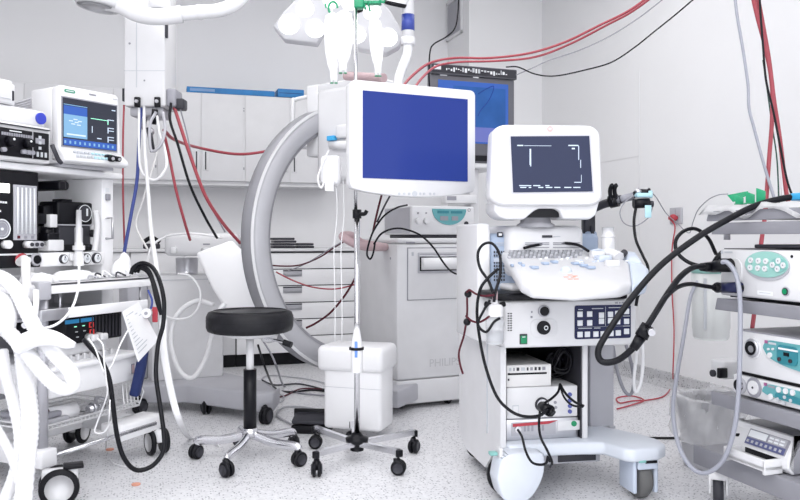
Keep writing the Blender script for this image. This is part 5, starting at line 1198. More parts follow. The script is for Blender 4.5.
cable('gas_hose', [(664, -12, 4.25), (633, 11, 4.35), (605, 26, 4.45), (570, 44, 4.6), (535, 57, 4.6), (495, 61, 4.55), (460, 62, 4.55), (437, 66, 4.45), (422, 78, 4.2), (412, 92, 4.0)], .010, RED, 'red hose swinging left across the corner, the lower of two', GH2)
cable('data_cable', [(672, -8, 4.3), (640, 17, 4.4), (610, 36, 4.5), (580, 50, 4.6), (550, 60, 4.7), (530, 69, 4.72), (516, 75, 4.75)], .005, MGREY, 'thin grey cable running from the ceiling to the right corner of the dark monitor', GH2)
cable('power_cable', [(702, -8, 4.2), (675, 15, 4.3), (655, 31, 4.35), (635, 47, 4.4), (612, 62, 4.45), (585, 70, 4.5), (555, 76, 4.55), (535, 74, 4.6), (518, 67, 4.65), (506, 67, 4.68)], .007, BLACK, 'black cable sagging from the ceiling to the dark monitor', GH2)
cable('power_cable', [(459, -12, 4.5), (458, 12, 4.5), (455, 28, 4.5), (446, 37, 4.5), (434, 44, 4.5), (430, 52, 4.5), (429, 75, 4.55), (430, 90, 4.6)], .007, BLACK, 'black cable dropping from the ceiling to the left corner of the dark monitor', GH2)
cable('camera_cable', [(636, 207, 3.13), (634, 222, 3.12), (636, 240, 3.1), (643, 256, 3.08), (648, 268, 3.06), (645, 282, 3.0), (638, 296, 2.98), (636, 306, 2.98)], .010, RUBBER, 'black cable hanging from the camera head past the console')
cable('thin_wire', [(638, 194, 3.16), (626, 201, 3.16), (620, 212, 3.16), (624, 223, 3.16), (635, 226, 3.16), (648, 218, 3.16), (653, 206, 3.15)], .0022, MARK, 'thin grey wire looped under the camera head', n=6)
cable('thin_wire', [(648, 190, 3.16), (656, 197, 3.25), (666, 213, 3.4), (678, 224, 3.5), (689, 233, 3.5), (693, 222, 3.45), (698, 210, 3.3), (708, 200, 3.15), (718, 195, 3.0), (728, 194, 2.95)], .0022, MARK, 'thin grey wire running from the holder arm to the green sheet', n=6)
GL = 'hoses hanging from the right side of the ultrasound trolley'
cable('hanging_hose', [(613, 346, 3.3), (617, 370, 3.3), (624, 390, 3.3), (631, 394, 3.3), (634, 380, 3.3), (630, 358, 3.3), (626, 345, 3.3)], .0075, MGREY, 'grey hose hanging in a narrow loop right of the support column', GL)
cable('hanging_hose', [(642, 340, 3.25), (643, 360, 3.25), (641, 382, 3.25), (636, 392, 3.25), (634, 380, 3.25), (637, 350, 3.25)], .0075, TUBEW, 'white hose hanging in a narrow loop beside the grey one', GL)

# cables on the ultrasound trolley
GU = 'black cables on the ultrasound trolley'
cable('power_cable', [(495, 300, 2.80), (489, 282, 2.82), (480, 268, 2.84), (478, 253, 2.86), (484, 244, 2.86), (493, 244, 2.86), (500, 256, 2.84), (500, 275, 2.82), (496, 290, 2.80), (494, 302, 2.80)], .0085, RUBBER, 'black cable standing up in a tall loop before the vented tower', GU)
cable('power_cable', [(498, 269, 2.84), (488, 278, 2.82), (480, 290, 2.82), (477, 312, 2.84), (480, 340, 2.85), (486, 368, 2.85), (496, 395, 2.84), (508, 409, 2.83), (522, 416, 2.82), (538, 416, 2.84), (548, 410, 2.86)], .0095, RUBBER, 'long black cable drooping across the open bay to the round socket', GU)
cable('power_cable', [(500, 318, 2.8), (494, 322, 2.8), (486, 332, 2.8), (478, 324, 2.82), (484, 310, 2.82), (490, 300, 2.82)], .008, RUBBER, 'black cable curled beside the suction jar', GU)
cable('data_cable', [(494, 295, 2.79), (484, 296, 2.82), (476, 294, 2.84), (469, 290, 2.86), (466, 295, 2.88)], .006, MAROON, 'maroon cable reaching left from the suction jar', GU)
cable('data_cable', [(467, 296, 2.88), (467, 315, 2.9), (464, 335, 2.95), (459, 352, 3.0), (460, 364, 3.0), (463, 374, 3.0)], .006, MAROON, 'dark cable hanging down the side wall of the trolley', GU)
cable('data_cable', [(466, 316, 2.9), (472, 321, 2.86), (480, 322, 2.84), (490, 316, 2.82)], .006, MAROON, 'short maroon cable bridging the side wall and the jar', GU)
for (px, py, lab) in ((468, 294, 'small black knob on the side wall, the upper one'), (467, 322, 'small black knob on the side wall, the lower one')):
    c = P(px, py, 2.88); solo('cable_clip', MB().sph(c, .014, BLACK), lab, 'clip', WF, 'clips on the side wall of the trolley')
cable('data_cable', [(560, 384, 2.99), (558, 392, 2.95), (551, 399, 2.9), (546, 402, 2.9), (542, 405, 2.92)], .007, RUBBER, 'short black cable bending from the bay cables to the round socket', GU)
cable('data_cable', [(560, 384, 2.99), (566, 394, 2.92), (575, 402, 2.9), (584, 406, 2.9)], .007, RUBBER, 'black cable running right over the blue ports, the upper one', GU)
cable('data_cable', [(560, 385, 2.99), (564, 397, 2.92), (572, 405, 2.9), (583, 407, 2.9)], .006, RUBBER, 'black cable running right over the blue ports, the lower one', GU)
cable('data_cable', [(540, 410, 2.92), (539, 425, 2.88), (541, 438, 2.84), (547, 450, 2.82), (552, 462, 2.82), (550, 467, 2.85)], .007, RUBBER, 'black cable dropping from the round socket over the deck edge', GU)
cable('data_cable', [(518, 430, 2.96), (522, 437, 2.9), (526, 452, 2.8), (533, 463, 2.78), (545, 464, 2.8), (548, 456, 2.8)], .007, RUBBER, 'black cable dropping from the silver recorder over the deck edge', GU)
c = P(549, 411, 2.88); solo('round_plug', MB().cyl(P(541, 406, 2.92), P(550, 411, 2.87), .018, .022, BLACK).cyl(P(550, 411, 2.87), P(553, 414, 2.86), .014, m=BLACK), 'black plug pushed into the round socket in the bay', 'plug')
kq = [US.W(*kp(p_[0], p_[1], .02)) for p_ in ((524, 253), (533, 250.5), (548, 248.5), (565, 248), (578, 250), (588, 256))]
mb = MB().tube(kq, .006, RUBBER); solo('power_cable', mb, 'black cable lying across the top of the keyboard', 'cable', WF, GU)
# cables by the tall white cabinet
GQ = 'cables draped round the tall white cabinet'
cable('data_cable', [(374, 244, 4.35), (381, 234, 4.3), (392, 229, 4.3), (404, 229, 4.3), (420, 235, 4.3), (433, 247, 4.35), (443, 262, 4.4), (452, 272, 4.5), (464, 276, 4.55)], .008, RUBBER, 'black cable arching over the front of the tall white cabinet', GQ)
cable('data_cable', [(407, 205, 4.55), (396, 208, 4.4), (384, 216, 4.35), (374, 230, 4.3), (369, 243, 4.3), (367, 254, 4.3), (370, 259, 4.3), (373, 254, 4.3), (375, 243, 4.35)], .008, RUBBER, 'black cable drooping left of the teal-panelled processor', GQ)
cable('data_cable', [(383, 190, 4.4), (379, 205, 4.4), (375, 222, 4.35), (373, 232, 4.3)], .009, MAROON, 'maroon cable falling behind the flat monitor', GQ)
cable('data_cable', [(392, 192, 4.5), (384, 207, 4.45), (377, 222, 4.4)], .008, DGREY, 'dark grey cable falling behind the flat monitor', GQ)
GD = 'cables hanging before the drawer unit'
cable('data_cable', [(262, 264, 4.9), (280, 266, 4.9), (300, 265, 4.9), (320, 257, 4.85), (335, 247, 4.8), (347, 240, 4.7)], .007, MAROON, 'maroon cable sagging before the top drawer', GD)
cable('data_cable', [(276, 272, 4.9), (292, 280, 4.9), (312, 287, 4.9), (335, 289, 4.9), (357, 284, 4.8)], .007, RED, 'red cable sagging before the middle drawers', GD)
cable('data_cable', [(358, 272, 4.7), (352, 284, 4.75), (343, 298, 4.8), (330, 313, 4.85), (316, 323, 4.9), (306, 328, 4.9)], .010, MAROON, 'thick maroon cable slanting down left before the lower drawers', GD)
cable('data_cable', [(288, 271, 4.95), (305, 264, 4.9), (325, 252, 4.8), (340, 243, 4.75), (358, 234, 4.7)], .005, MGREY, 'thin grey cable rising to the pink handle', GD)

# ================================================================== ANAESTHESIA MACHINE (left)
AM = Frame(P(42, 0, 3.0).x, 3.0, 66.4)
def am(px, py, yo=0.): return AM.at(px, py, yo)
XL = -.42
t = Thing('anaesthesia_machine', 'large white anaesthesia trolley with black gauge panel, trays and wheels at the left edge', 'anaesthesia machine', AM, (.1, .35, 0))
U = .25                                   # plane of the upper body
xc0, xc1 = am(102, 220, U).x, am(113.5, 220, U).x
zsh1, zsh0 = am(60, 167, U-.04).z, am(60, 173.5, U-.04).z
t.part('top_shelf', MB().box(XL, xc1+.02, U-.04, U+.45, zsh0, zsh1, WHITE3, .008))
zw1 = am(90, 277, 0.05).z
zst1, zst0 = am(60, 252.5, U).z, am(60, 266, U).z
t.part('side_column', MB().box(xc0, xc1, U, U+.44, zw1-.3, zsh0, WHITE3, .006))
t.part('recess_back', MB().box(am(38, 200, U).x, xc0, U+.30, U+.32, zst1, zsh0, WHITE3))
t.part('clip', MB().box(am(105, 200, U).x, am(109, 200, U).x, U-.012, U, am(107, 200.5, U).z, am(107, 194, U).z, MGREY, .003).box(am(105, 190, U).x, am(109, 190, U).x, U-.002, U, am(107, 192, U).z, am(107, 188, U).z, WMARK))
hx = am(106, 230, U).x; z_a, z_b = am(108, 218, U).z, am(108, 238.5, U).z
t.part('side_handle', MB().tube([(hx, U, z_a), (hx, U-.04, z_a), (hx, U-.04, z_b), (hx, U, z_b)], .006, STEEL, smooth=False))
# black flowmeter panel
fx1 = am(38.5, 200, U-.01).x
fz1, fz0 = zsh0-.002, zst1
fm = t.part('gauge_panel', MB().box(XL, fx1, U-.01, U+.28, fz0, fz1, BLACK, .003), label='black gauge panel')
def fp_(px, py): v = am(px, py, U-.012); return v.x, v.z
xa, za = fp_(13.5, 184.5); xb, zb = fp_(36.5, 240)
mb = MB().box(xa, xb, U-.014, U-.010, zb, za, LGREY)
t.part('flow_tubes', mb, fm, label='pale ribbed flow tube window')
mb = MB()
for k in range(5):
    x = xa+(xb-xa)*(.14+.18*k); mb.cyl((x, U-.018, zb+.025), (x, U-.018, za-.01), .004, m=WMARK, n=8)
for k in range(14): z = zb+.03+(za-zb-.045)*k/14; mb.box(xa+.01, xb-.005, U-.0155, U-.0135, z, z+.0015, PMARK)
for k in range(3): x = xa+(xb-xa)*(.2+.3*k); mb.box(x-.006, x+.006, U-.017, U-.013, zb+.006, zb+.018, (MAROON, MARK, MARK)[k])
t.part('scale', mb, fm)
x, z = fp_(3, 188); t.part('status_lamp', MB().box(x-.03, fp_(9.5, 188)[0], U-.014, U-.010, z-.018, z+.018, LAMPON, .002), fm, label='glowing white status lamp')
x, z = fp_(1.5, 229); t.part('pressure_gauge', MB().disc(x, z, .041, U-.014, U-.011, MARK).ringz(x, z, .038, U-.015, .0022, WMARK).ringz(x, z, .028, U-.015, .001, PMARK).disc(x, z, .006, U-.018, U-.013, WMARK, n=10), fm)
mb = MB()
for (px, py) in ((1, 202), (3.5, 202.3), (6, 202.5), (0, 211)): x, z = fp_(px, py); mb.box(x-.004, x+.004, U-.013, U-.010, z-.004, z+.004, WMARK)
t.part('panel_print', mb, fm)
x, z = fp_(4.5, 244.5); t.part('knob', MB().cyl((x, U-.04, z), (x, U-.01, z), .017, m=WHITE2), fm)
for k, px in enumerate((26, 31, 36)): x, z = fp_(px, 244.5); t.part('knob', MB().cyl((x, U-.045, z), (x, U-.01, z), .014, .016, (WHITE2, LGREY, LGREY)[k]).cyl((x, U-.05, z), (x, U-.04, z), .008, m=DGREY), fm)
# lower strip
st_ = t.part('control_strip', MB().box(XL, am(39.5, 260, U-.01).x, U-.015, U+.3, zst0, zst1-.006, BLACK, .003).box(XL, fx1, U-.016, U-.01, zst1-.007, zst1, WMARK))
t.part('white_strip', MB().box(am(39.5, 260, U-.01).x, am(103.5, 260, U-.01).x, U-.015, U+.3, zst0, zst1, WHITE3, .004))
x, z = fp_(20, 260); t.part('red_knob', MB().lathe([(.0, 0), (.026, 0), (.028, .012), (.018, .016), (0, .017)], (x, U-.015, z), (0, -1, 0), REDB).cyl((x, U-.02, z), (x, U-.06, z), .014, m=WHITE2), st_, label='red ringed knob')
x, z = fp_(34.5, 259.5); t.part('round_socket', MB().lathe([(.012, 0), (.026, 0), (.027, .010), (.020, .014), (.012, .004)], (x, U-.015, z), (0, -1, 0), LGREY).disc(x, z, .018, U-.031, U-.014, BLACK), st_)
for (px, py, r_) in ((62, 259, .020), (84.5, 258.5, .024), (95, 258, .024)):
    x, z = fp_(px, py); t.part('dial_gauge', MB().disc(x, z, r_, U-.028, U-.014, DGREY).disc(x, z, r_*.82, U-.03, U-.02, WMARK).box(x-.002, x+.002, U-.033, U-.029, z-.003, z+r_*.6, BLACK).disc(x, z, r_*.3, U-.034, U-.029, PMARK, n=12))
x, z = fp_(73, 257); t.part('white_block', MB().box(x-.03, x+.03, U-.03, U-.014, z-.018, z+.018, WHITE, .006))
# worktop and tray rails
zt1 = am(150, 277, 0).z; zt1 = am(47, 283.5, 0).z*.5+am(150, 277, 0).z*.5
xt0, xt1 = am(47, 286, 0).x, am(151, 280, 0).x
zt0 = zt1-.042
t.part('worktop', MB().box(XL, xt1, .012, .7, zt0+.012, zt1-.002, WHITE, .004))
t.part('tray_rail', MB().box(xt0, xt1, -.0, .012, zt0, zt1-.010, WHITE3, .003).box(xt0+.01, xt1, .0, .010, zt1-.007, zt1-.002, DGREY))
t.part('rail_bracket', MB().box(xt0-.05, xt0+.01, -.015, .06, zt0-.02, zt1+.008, LGREY, .006).cyl((xt0-.09, .0, zt0+.01), (xt0-.03, .0, zt0+.01), .008, m=STEEL))
zl1 = (am(66, 309, 0).z+am(147, 298.5, 0).z)/2; zl0 = zl1-.042
xl0, xl1 = am(66, 312, 0).x, am(148, 300, 0).x
t.part('lower_rail', MB().box(xl0, xl1, .0, .012, zl0, zl1, WHITE3, .003))
t.part('lower_tray', MB().box(XL, xl1, .012, .55, zl0+.004, zl0+.012, STEEL))
t.part('steel_block', MB().box(am(37, 310, .0).x, am(66, 310, .0).x-.004, -.02, .4, zl0-.0, zl0+.045, STEEL, .004))
for px in (60, 140): x = am(px, 290, .03).x; t.part('rail_pin', MB().cyl((x, .03, zl1-.04), (x, .03, zt0+.01), .005, m=STEEL))
t.part('back_panel', MB().box(XL, am(113, 300, U).x, .55, .57, .28, zt0, LGREY))
# drawer box with comb
zd1 = (am(50, 366, .04).z+am(137, 352, .04).z)/2; zd0 = (am(50, 400, .04).z+am(137, 379, .04).z)/2
xd0, xd1 = am(49, 380, .04).x, am(137.5, 370, .04).x
dr = t.part('drawer', MB().box(xd0, xd1, .04, .5, zd0, zd1-.014, WHITE3, .008).box(xd0-.005, xd1+.012, .025, .5, zd1-.024, zd1, WHITE3, .008))
mb = MB()
for k in range(9): x = xd0+.06+k*.038; mb.box(x, x+.014, .07, .085, zd1-.002, zd1+.026, WHITE2, .002)
mb.box(xd0+.04, xd1-.12, .085, .15, zd1-.002, zd1+.016, WHITE)
t.part('slotted_rim', mb, dr)
t.part('drawer_tag', MB().box(xd1-.04, xd1-.022, .037, .041, zd0+.03, zd0+.075, MARK).box(xd1-.037, xd1-.025, .035, .038, zd0+.034, zd0+.07, PINK), dr)
# wire basket
zk0 = (am(40, 437, .05).z+am(140, 401, .05).z)/2+.0; zk1 = zd0-.01; xk0, xk1 = am(44, 430, .05).x, am(139, 400, .05).x
mb = MB()
for z in (zk0, zk0+.018): mb.tube([(xk0, .05, z), (xk1, .05, z), (xk1, .45, z), (xk0, .45, z), (xk0, .05, z)], .004, TUBEW, smooth=False, n=6)
for k in range(26): x = xk0+(xk1-xk0)*k/25; mb.tube([(x, .05, zk0), (x, .05, zk0+.018)], .0022, TUBEW, n=4, smooth=False).tube([(x, .05, zk0), (x, .45, zk0)], .0018, TUBEW, n=4, smooth=False)
for k in range(5): x = xk1-.005-k*.022; mb.tube([(x, .05, zk0+.01), (x, .06, zk1)], .003, TUBEW, n=5, smooth=False)
for k in range(8): y = .05+.4*k/7; mb.tube([(xk0, y, zk0), (xk1, y, zk0)], .002, TUBEW, n=4, smooth=False)
mb.tube([(xk1, .05, zk1), (xk1+.03, .05, (zk0+zk1)/2), (xk1, .05, zk0)], .003, TUBEW, n=5, smooth=False)
t.part('wire_basket', mb)
# post and base
px0 = am(42.5, 400, .03)
t.part('post', MB().cyl((px0.x, .03, am(42, 448, .03).z), (px0.x, .03, zt0), .021, m=mat('satin_grey_post', (.52, .52, .56), .35, .5)))
zbk1, zbk0 = am(44, 447, .03).z, am(44, 465, .03).z
t.part('base_block', MB().box(px0.x-.05, am(54, 455, 0).x, -.02, .10, zbk0, zbk1, WHITE3, .008).box(am(118, 430, .02).x, am(160, 430, .02).x, -.0, .12, zbk0+.0, zbk1-.0, WHITE3, .006).box(px0.x-.05, am(160, 430, .02).x-.1, .35, .65, zbk0, zbk1, WHITE3, .008))
t.part('foot_rail', MB().cyl((am(54, 456, .0).x, .0, (zbk0+zbk1)/2), (am(152, 420, .02).x, .0, (zbk0+zbk1)/2), .009, m=CHROME))
t.part('cross_beam', MB().box(px0.x-.04, px0.x+.04, .1, .5, zbk0, zbk1, WHITE, .006))
t.part('cross_beam', MB().box(am(150, 430, .02).x-.08, am(150, 430, .02).x, .1, .5, zbk0, zbk1, WHITE, .006))
def big_caster(x, y, r, a):
    d = Vector((math.cos(a), math.sin(a), 0)); axv = Vector((-d.y, d.x, 0)); C_ = Vector((x, y, r))
    fo = t.part('caster_fork', MB().cyl((x, y, r*1.9), (x, y, zbk0+.005), r*.4, m=BLACK).box(-r*.85, r*.95, -.022, .022, r*1.0, r*1.95, WHITE2, .012, mtx=Matrix.Translation((x, y, 0)) @ Matrix.Rotation(a, 4, 'Z')))
    w_ = MB()
    for s in (-1, 1): w_.lathe([(r*.5, -.010), (r*.93, -.010), (r, -.004), (r, .004), (r*.93, .010), (r*.5, .010)], C_+axv*s*.032, axv, RUBBER, 32)
    w_.cyl(C_-axv*.03, C_+axv*.03, .012, m=BLACK)
    for s in (-1, 1): w_.lathe([(0, s*.013), (r*.7, s*.011), (r*.78, s*.006), (r*.78, 0), (0, 0)], C_+axv*s*.032, axv, WHITE2, 32)
    t.part('caster_wheel', w_, fo)
    t.part('brake_pedal', MB().box(r*.2, r*1.2, -.03, .03, r*1.9, r*2.1, BLACK, .004, mtx=Matrix.Translation((x, y, 0)) @ Matrix.Rotation(a, 4, 'Z')), fo)
WR = .071
fw = AM.L(P(59, 486, 2.915)); big_caster(fw.x, fw.y, WR, math.radians(-42))
rw_ = AM.L(P(157, 441, 3.6)); big_caster(rw_.x, rw_.y, .060, math.radians(62))
big_caster(fw.x+.04, .50, .062, .3); big_caster(rw_.x, .5, .06, .3)
# things in the basket
def lay(px, py, yo): v = am(px, py, yo); return v
b0 = Vector(((xk0+xk1)*.5-.06, .16, zk0+.028))
mt = Matrix.Rotation(0.2, 4, 'Z')
solo('red_capped_bottle', MB().cyl((b0.x-.11, .14, zk0+.035), (b0.x+.02, .12, zk0+.035), .030, m=TUBEW).cyl((b0.x-.13, .145, zk0+.035), (b0.x-.11, .14, zk0+.035), .031, m=MAROON), 'white bottle with a dark red cap lying in the wire basket', 'bottle', AM)
solo('metal_fitting', MB().cyl((b0.x+.07, .10, zk0+.028), (b0.x+.16, .10, zk0+.028), .015, m=CHROME).cyl((b0.x+.09, .10, zk0+.028), (b0.x+.11, .10, zk0+.028), .024, m=STEEL).tube([(b0.x+.12, .10, zk0+.03), (b0.x+.15, .13, zk0+.06), (b0.x+.2, .12, zk0+.04)], .008, STEEL), 'shiny metal fitting lying in the wire basket', 'fitting', AM)
solo('grey_pad', MB().box(xk0+.01, xk0+.16, .08, .3, zk0+.006, zk0+.03, LGREY, .008).box(xk0+.0, xk0+.13, .09, .3, zk0+.031, zk0+.055, MGREY, .008), 'grey folded pads lying at the near end of the wire basket', 'pad', AM)
# module under the lower tray
xm0, xm1 = am(65, 325, .06).x, am(122, 325, .06).x; zm1, zm0 = zl0-.004, zl0-.004-.115
t = Thing('gas_monitor', 'black boxed module with small red and blue readouts under the lower tray', 'medical device', AM, ((xm0+xm1)/2, .15, zm0))
t.part('casing', MB().box(xm0, xm1, .06, .34, zm0, zm1, BLACK, .006))
mb = MB()
for k in range(9): x = xm1-.18+k*.02; mb.box(x, x+.007, .056, .062, zm0+.01, zm1-.01, DGREY)
t.part('fins', mb)
def mo(px, py): v = am(px, py, .058); return v.x, v.z
for (a_, b_) in (((65.5, 322.5), (79, 319.8)), ((81, 320.5), (93.5, 318))):
    x, z = mo(*a_); x2, z2 = mo(*b_); t.part('blue_label', MB().box(x, x2, .057, .061, zm1-.028, zm1-.012, LEDB))
mb = MB()
for (px, py) in ((91.5, 325), (92, 331)):
    x, z = mo(px, py); z = zm1-.045 if py < 328 else zm1-.075
    mb.box(x-.012, x+.012, .057, .060, z-.010, z-.006, LEDR).box(x-.012, x-.008, .057, .060, z-.006, z+.010, LEDR).box(x+.008, x+.012, .057, .060, z-.006, z+.010, LEDR).box(x-.012, x+.012, .057, .060, z+.008, z+.012, LEDR)
t.part('red_readout', mb)
mb = MB()
for (px, k) in ((76, 0), (77, 1), (84, 0), (85, 1), (78, 2)): x = mo(px, 325)[0]; z = zm1-.045-k*.022; mb.box(x-.008, x+.004, .057, .060, z, z+.004, SCRGR if k == 0 else PMARK)
t.part('small_readouts', mb)
for px in (88, 97): x, z = mo(px, 336); t.part('plug', MB().cyl((x, .02, zm0+.02), (x, .06, zm0+.02), .014, .018, WHITE2).box(x-.02, x+.02, .01, .03, zm0+.005, zm0+.035, WHITE2, .008))
# shelf under module
# (rests on the rim of the drawer box)
solo('white_pouch', MB().box(xm0+.0, xm1-.05, .1, .36, zd1+.02, max(zm0-.002, zd1+.03), CLOTH, .006), 'white packing between the black module and the drawer box', 'pad', AM)
# sheet of paper
sp = [P(122, 312, 3.1), P(138, 302, 3.25), P(158, 340, 3.3), P(138, 362, 3.15)]
mb = MB().prism(sp, (.002, .002, .001), PAPER)
nrm = (sp[1]-sp[0]).cross(sp[3]-sp[0]).normalized(); nrm = nrm if nrm.y < 0 else -nrm
for k in range(11):
    u = .1+.075*k; a_, b_ = sp[0].lerp(sp[3], u), sp[1].lerp(sp[2], u)
    nn = nrm*.003; p0, p1 = a_.lerp(b_, .08)+nn, a_.lerp(b_, .5+.4*((k*7) % 5)/5)+nn; dv = (sp[3]-sp[0]).normalized()*.0035
    mb.prism([p0+nrm*.001, p1+nrm*.001, p1+dv+nrm*.001, p0+dv+nrm*.001], nrm*.001, PMARK)
solo('paper_sheet', mb, 'printed paper sheet hanging askew from the trolley rail', 'paper')
mb = MB().prism([P(138, 352, 3.45), P(148, 340, 3.45), (P(143, 372, 3.45)), P(137, 398, 3.45), P(128, 396, 3.45)], (0, .05, 0), NAVY, .01)
solo('navy_bag', mb, 'dark navy bag hanging behind the drawer box', 'bag')

# ---- on top of the machine
zz = zsh1
# boxed patient monitor
PMF = Frame(*(lambda v: (v.x, v.y))(AM.W(am(52, 150, .18).x, .18, 0)), 58)
def pm(px, py, yo=0.): return PMF.at(px, py, yo)
t = Thing('patient_monitor', 'boxy white patient monitor with blue and green traces on the shelf of the left trolley', 'monitor', PMF, (.15, .15, zz))
x0, x1 = pm(58.5, 120).x, pm(120, 120).x
zt_, zb_ = pm(122.5, 100.5).z, zz+.006
zt_ = (pm(58.5, 85).z+zt_)/2+.012
fr_ = [(x0, zb_+.03), (x0, zt_-.012), (x0+.01, zt_), (x1-.02, zt_), (x1-.006, zt_-.012), (x1+.008, zb_+.05), (x1+.012, zb_+.02), (x0, zb_+.02)]
t.part('casing', MB().prism([(x, .0, z) for x, z in fr_], (0, .05, 0), WHITE2, .008).box(x0+.0, x1-.008, .045, .20, zb_+.01, zt_-.004, WHITE, .012))
t.part('stand', MB().box(x0+.03, x1-.02, .02, .19, zz+.001, zb_+.012, LGREY, .004))
pts = [(0, zb_+.075), (-.05, zb_+.035), (-.055, zb_+.015), (-.03, zb_+.008), (0, zb_+.006)]
ks = t.part('key_shelf', MB().prism([(x0-.004, y+.002, z) for y, z in pts], (x1-x0+.012, 0, 0), WHITE2, .006))
s0, s1 = pm(62.3, 120).x, pm(116, 120).x; sz1 = pm(62.5, 96.5).z*.5+pm(115.5, 107).z*.5; sz0 = pm(63, 144.5).z*.5+pm(115, 152).z*.5
sc_ = t.part('screen', MB().box(s0-.006, s1+.006, -.002, 0, sz0-.006, sz1+.006, MARK).box(s0, s1, -.005, -.001, sz0, sz1, SCRG))
W_, H_ = s1-s0, sz1-sz0
def sb(mb, u0, u1, v0, v1, m, o=0): return mb.box(s0+W_*u0, s0+W_*u1, -.0065-o, -.0045, sz0+H_*v0, sz0+H_*v1, m)
mb = MB(); sb(mb, .01, .43, .30, .84, SCRMB); sb(mb, .01, .43, .18, .66, SCRLB, .0005); sb(mb, .01, .43, .855, .87, SCRLB); sb(mb, .06, .40, .23, .26, SCRW, .001); sb(mb, .01, .99, .01, .15, SCRMB)
for (u, v_) in ((.1, .52), (.18, .56), (.2, .5), (.26, .53), (.14, .46), (.24, .45)): sb(mb, u, u+.07, v_, v_+.02, SCRW, .001)
for k in range(11): sb(mb, .02+k*.088, .05+k*.088, .05, .11, SCRLB, .001)
t.part('data_windows', mb, sc_)
mb = MB(); sb(mb, .5, .82, .64, .65, SCRGR); sb(mb, .82, .83, .56, .64, SCRGR)
for (u, v_) in ((.82, .66), (.82, .48), (.82, .42), (.82, .28), (.82, .22)): sb(mb, u, u+.12, v_, v_+.015, SCRW); sb(mb, u, u+.015, v_-.05, v_, SCRW)
sb(mb, .52, .53, .34, .48, SCRW); sb(mb, .62, .70, .22, .24, SCRW); sb(mb, .9, .97, .88, .9, SCRW)
t.part('trace_lines', mb, sc_)
x, z = pm(68, 91).x, zt_-.022; t.part('badge', MB().rrect(x-.018, x+.034, z-.006, z+.007, -.002, 0, .006, mat('badge_green', (.05, .28, .18), .4)).box(x-.01, x+.026, -.003, 0, z-.001, z+.002, WMARK).box(pm(89, 97).x, pm(96, 97).x, -.002, 0, z-.001, z+.006, MARK).box(pm(113, 97).x, pm(117, 97).x, -.002, 0, z-.001, z+.003, PMARK))
mb = MB()
for k in range(12):
    x = x0+.05+k*.018
    for j in range(2):
        m_ = (PMARK, PMARK, PMARK, PMARK, PMARK, AQUA, AQUA, AQUA, AQUA, AQUA, mat('key_green', (.2, .6, .35), .4), PMARK)[k]
        mb.box(x, x+.011, -.03-.02*j-.004, -.03-.02*j+.004, zb_+.058-.02*j+.0-.004, zb_+.062-.018*j, m_, .001)
t.part('keys', mb, ks)
for (px, r_) in ((111.5, .016), (118, .013)):
    x = pm(px, 163, -.06).x; t.part('dial', MB().cyl((x, -.07, zb_+.040), (x, -.03, zb_+.046), r_*.9, r_, BLACK).cyl((x, -.072, zb_+.040), (x, -.068, zb_+.04), r_*.5, m=STEEL), ks)
# ventilator box with black knob panel
x1v = am(50.5, 150, .17).x; zv1, zv0 = am(49, 128, .17).z, zz+.003
zv0b = am(48.5, 163, .17).z
t = Thing('ventilator_unit', 'white ventilator box with a black knob panel at the left end of the shelf', 'medical device', AM, ((XL+x1v)/2, .3, zz))
t.part('casing', MB().box(XL, x1v, .17, .55, zv0, zv1, WHITE2, .008).box(XL+.02, x1v-.01, .16, .17, zv1-.014, zv1-.010, DGREY))
xp1 = am(48.8, 150, .165).x; zp1, zp0 = zv1-.026, zv0+.014
pnl = t.part('knob_panel', MB().box(XL+.03, xp1, .163, .17, zp0, zp1, BLACK, .002).box(am(33.5, 150, .16).x-.003, am(33.5, 150, .16).x, .161, .17, zp0, zp1, LGREY), label='black knob panel')
for (px, r_) in ((10, .022), (27, .02)):
    x = am(px, 145, .16).x; z = zp0+(zp1-zp0)*.52; t.part('knob', MB().cyl((x, .13, z), (x, .163, z), r_*.8, r_, BLACK).cyl((x-.006, .128, z+.007), (x-.006, .132, z+.007), r_*.22, m=WMARK), pnl)  # the small off-centre white dot is a painted highlight on the black knob
for px in (2.5, 22.5, 27, 31): x = am(px, 155, .16).x; t.part('knob', MB().cyl((x, .145, zp0+.022), (x, .163, zp0+.022), .009, m=MARK), pnl)
mb = MB()
for k in range(13): x = am(2+k*2.4, 133, .16).x; mb.box(x, x+.008, .161, .164, zp1-.030, zp1-.018, MARK)
mb.box(am(36, 137, .16).x, am(45, 137, .16).x, .161, .164, zp1-.046, zp1-.024, LEDR if False else MARK).box(am(10, 130, .16).x, am(22, 130, .16).x, .161, .164, zp1-.012, zp1-.008, WMARK)
for j in range(3): mb.box(am(39, 145, .16).x, am(41.5, 145, .16).x, .160, .164, zp0+.04+j*.022, zp0+.052+j*.022, PMARK)
for px in (37, 41, 45): mb.box(am(px, 155, .16).x, am(px+2, 155, .16).x, .160, .164, zp0+.01, zp0+.03, PMARK)
t.part('panel_print', mb, pnl)
# boxes on the ventilator
xq = am(46, 120, .2).x
solo('white_case', MB().box(XL, xq, .2, .5, zv1+.001, am(40, 110.5, .2).z, WHITE2, .012).cyl((am(40, 119, .2).x, .19, zv1+.038), (am(40, 119, .2).x, .2, zv1+.038), .024, m=BLUEC), 'white case with a round blue cap on the ventilator box', 'case', AM)
xq2 = am(13, 95, .19).x; zq = am(40, 110.5, .2).z+.001
solo('white_carton', MB().box(XL, xq2, .19, .4, zq, am(5, 79, .19).z, WHITE, .008).box(XL, am(10, 95, .19).x, .185, .4, am(5, 98, .19).z-.002, am(5, 98, .19).z, PMARK).box(am(13, 0, .19).x-.02, am(13, 0, .19).x+.03, .21, .38, zq, zq+.09, WHITE, .01).box(am(13.5, 0, .2).x, am(15.5, 0, .2).x, .205, .212, zq+.02, zq+.06, DGREY, .003), 'white carton stacked highest at the left edge', 'box', AM)
mb = MB()
